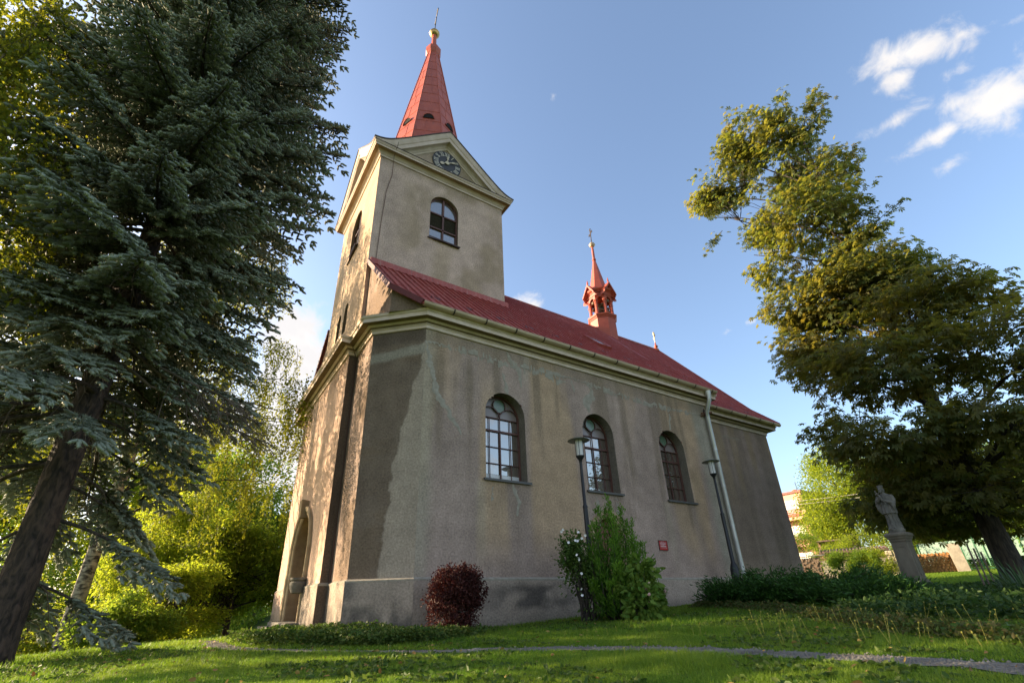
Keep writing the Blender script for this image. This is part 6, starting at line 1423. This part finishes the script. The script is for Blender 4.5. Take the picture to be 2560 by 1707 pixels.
    for x0 in (0, L*.5, L): mb.bar((x0, 0, -.1), (x0, 0, Hh), .06)
    for z in (.1, Hh - .05): mb.bar((0, 0, z), (L, 0, z), .045)
    mb.build('frame', gate_m, gt); wm = MB()
    for k in range(1, 16): wm.bar((L*k/16, 0, .1), (L*k/16, 0, Hh - .05), .008)
    for k in range(1, 9): wm.bar((0, .005, .1 + .15*k), (L, .005, .1 + .15*k), .008)
    wm.build('wire_mesh', gate_m, gt)
    a = Vector(P(18.0, 50)); b = Vector(P(7.0, 46)); fe = thing('sheet_fence', 'pale green sheet fence behind the chestnut trunk', 'fence', tuple(a), math.atan2(b.y - a.y, b.x - a.x)); L = (b - a).length; hf = CAM[2] + 48*math.tan(R(3.75)) - a.z; mb = MB(); k = 0
    while k*.5 < L: mb.box((k*.5 + .25, .02*(k % 2), hf/2 + .25), (.5, .03, hf - .5)); k += 1
    mb.build('panels', green, fe); [MB().box((q, -.05, hf/2), (.07, .07, hf)).build('post', gate_m, fe) for q in np.arange(0, L, 2.0)]
    for k, (az, D, el) in enumerate(((14.75, 14.2, 3.4), (14.45, 14.6, 3.0), (14.1, 14.4, 2.7))):
        x, y = at(az, D); mb = MB().tube([(0, 0, -.1), (.01, .01, CAM[2] + D*math.tan(R(el)) - Gz(x, y))], .016, 7); o = mb.build('garden_stake', M['twig']); o.location = (x, y, Gz(x, y)); tag(o, ['tallest grey garden stake before the chestnut trunk', 'middle grey garden stake before the chestnut trunk', 'shortest grey garden stake before the chestnut trunk'][k], 'stake', 'garden stakes by the chestnut')
    for k, (az, el) in enumerate(((23.6, 2.0), (21.9, 2.2), (20.9, 2.5))):
        x, y = at(az, 40.2); broadleaf('creeper_bush', ['dark creeper hanging on the left part of the shed', 'leafy creeper over the middle of the shed front', 'sunlit yellow green creeper at the right end of the shed'][k], 'creeper', 0, 0, [(0, 0, .75, .6, .85, .75), (0, .4, 1.2, .5, .7, .5)], .6, .04, 'leaf_green' if k < 2 else 'leaf_yellow', OVAL, 420, 16, .085, .12, 'creepers on the shed', 140 + k, .3, 1.5, .3, loc=(x, y))
    # pink apartment house
    hx, hy = at(25.55, 66.0); z0 = Gz(hx, hy) - .5; zz = lambda el: CAM[2] + 66*math.tan(R(el)) - z0; pink = mat('pink_render', (.62, .33, .25), .9, scale=1.2, c2=(.54, .28, .21)); white = mat('white_frames', (.75, .74, .72), .5, var=.05); rail = mat('red_balcony_slats', (.38, .10, .06), .7, scale=5)
    hs = thing('apartment_house', 'pink flat roofed apartment house with a red slatted balcony', 'house', (hx, hy, z0), R(90))   # local x runs along the front (towards +Y), local -y faces away from the lawn
    Ht = zz(9.2); Wd = 16
    MB().box((Wd/2, -5.0, Ht/2), (Wd, 9.96, Ht)).build('wall', pink, hs); MB().box((Wd/2, -5.0, Ht + .1), (Wd + .3, 10.3, .24)).build('roof_parapet', mat('parapet_sheet', (.30, .10, .08), .7), hs)
    for fl in range(3):
        zb = zz(6.55) - 2.9*fl + .0
        for bx0 in (.0, 5.2, 10.4):
            bal = MB().box((bx0 + 2.1, .6, zb + .15), (4.4, 1.25, .30)).build('balcony', pink, hs); rl = MB(); q = bx0 + .02
            while q < bx0 + 4.2: rl.box((q, 1.15, zb + .72), (.10, .04, .78)); q += .16
            rl.box((bx0 + 2.1, 1.15, zb + 1.13), (4.4, .07, .06)); rl.build('railing', rail, bal)
            wn = MB()
            for x0 in (.55, 1.5, 2.9): 
                for a_, b_ in (((x0, .55), (x0, 2.0)), ((x0 + .85, .55), (x0 + .85, 2.0)), ((x0, .55), (x0 + .85, .55)), ((x0, 2.0), (x0 + .85, 2.0))): wn.bar((bx0 + a_[0], .03, zb + .3 + a_[1]), (bx0 + b_[0], .03, zb + .3 + b_[1]), .09, .07, ref=(0, 1, 0))
            wo = wn.build('window', white, hs); gl = MB(); [gl.box((bx0 + x0 + .425, .0, zb + 1.58), (.8, .03, 1.4)) for x0 in (.55, 1.5, 2.9)]; gl.build('panes', M['glass'], wo)
    MB().lathe([(.25, Ht), (.25, Ht + .35), (.42, Ht + .42), (.36, Ht + .62), (.2, Ht + .74), (0, Ht + .78)], (1.6, -2.2, 0), 16).build('roof_vent', mat('orange_vent', (.50, .16, .05), .6), hs, smooth=True)
    MB().tube([(1.2, -2.0, Ht), (1.2, -2.0, Ht + 1.6)], .03, 6).bar((.9, -2.0, Ht + 1.4), (1.5, -2.0, Ht + 1.4), .03).build('aerial', M['iron'], hs)
    # overhead wires between poles outside the view
    for k, (e0, e1) in enumerate(((8.35, 8.75), (8.05, 8.4))):
        a = Vector(P(30, 50, e0)); b = Vector(P(4, 46, e1)); pts = [tuple(a.lerp(b, q/16) - Vector((0, 0, 1.2*4*(q/16)*(1 - q/16)*.25))) for q in range(17)]
        tag(MB().tube(pts, .022, 5).build('overhead_wire', mat('cable_grey', (.35, .33, .30), .6)), ['upper overhead wire crossing before the yellow green tree', 'lower overhead wire crossing before the yellow green tree'][k], 'wire', 'overhead wires')
yard()
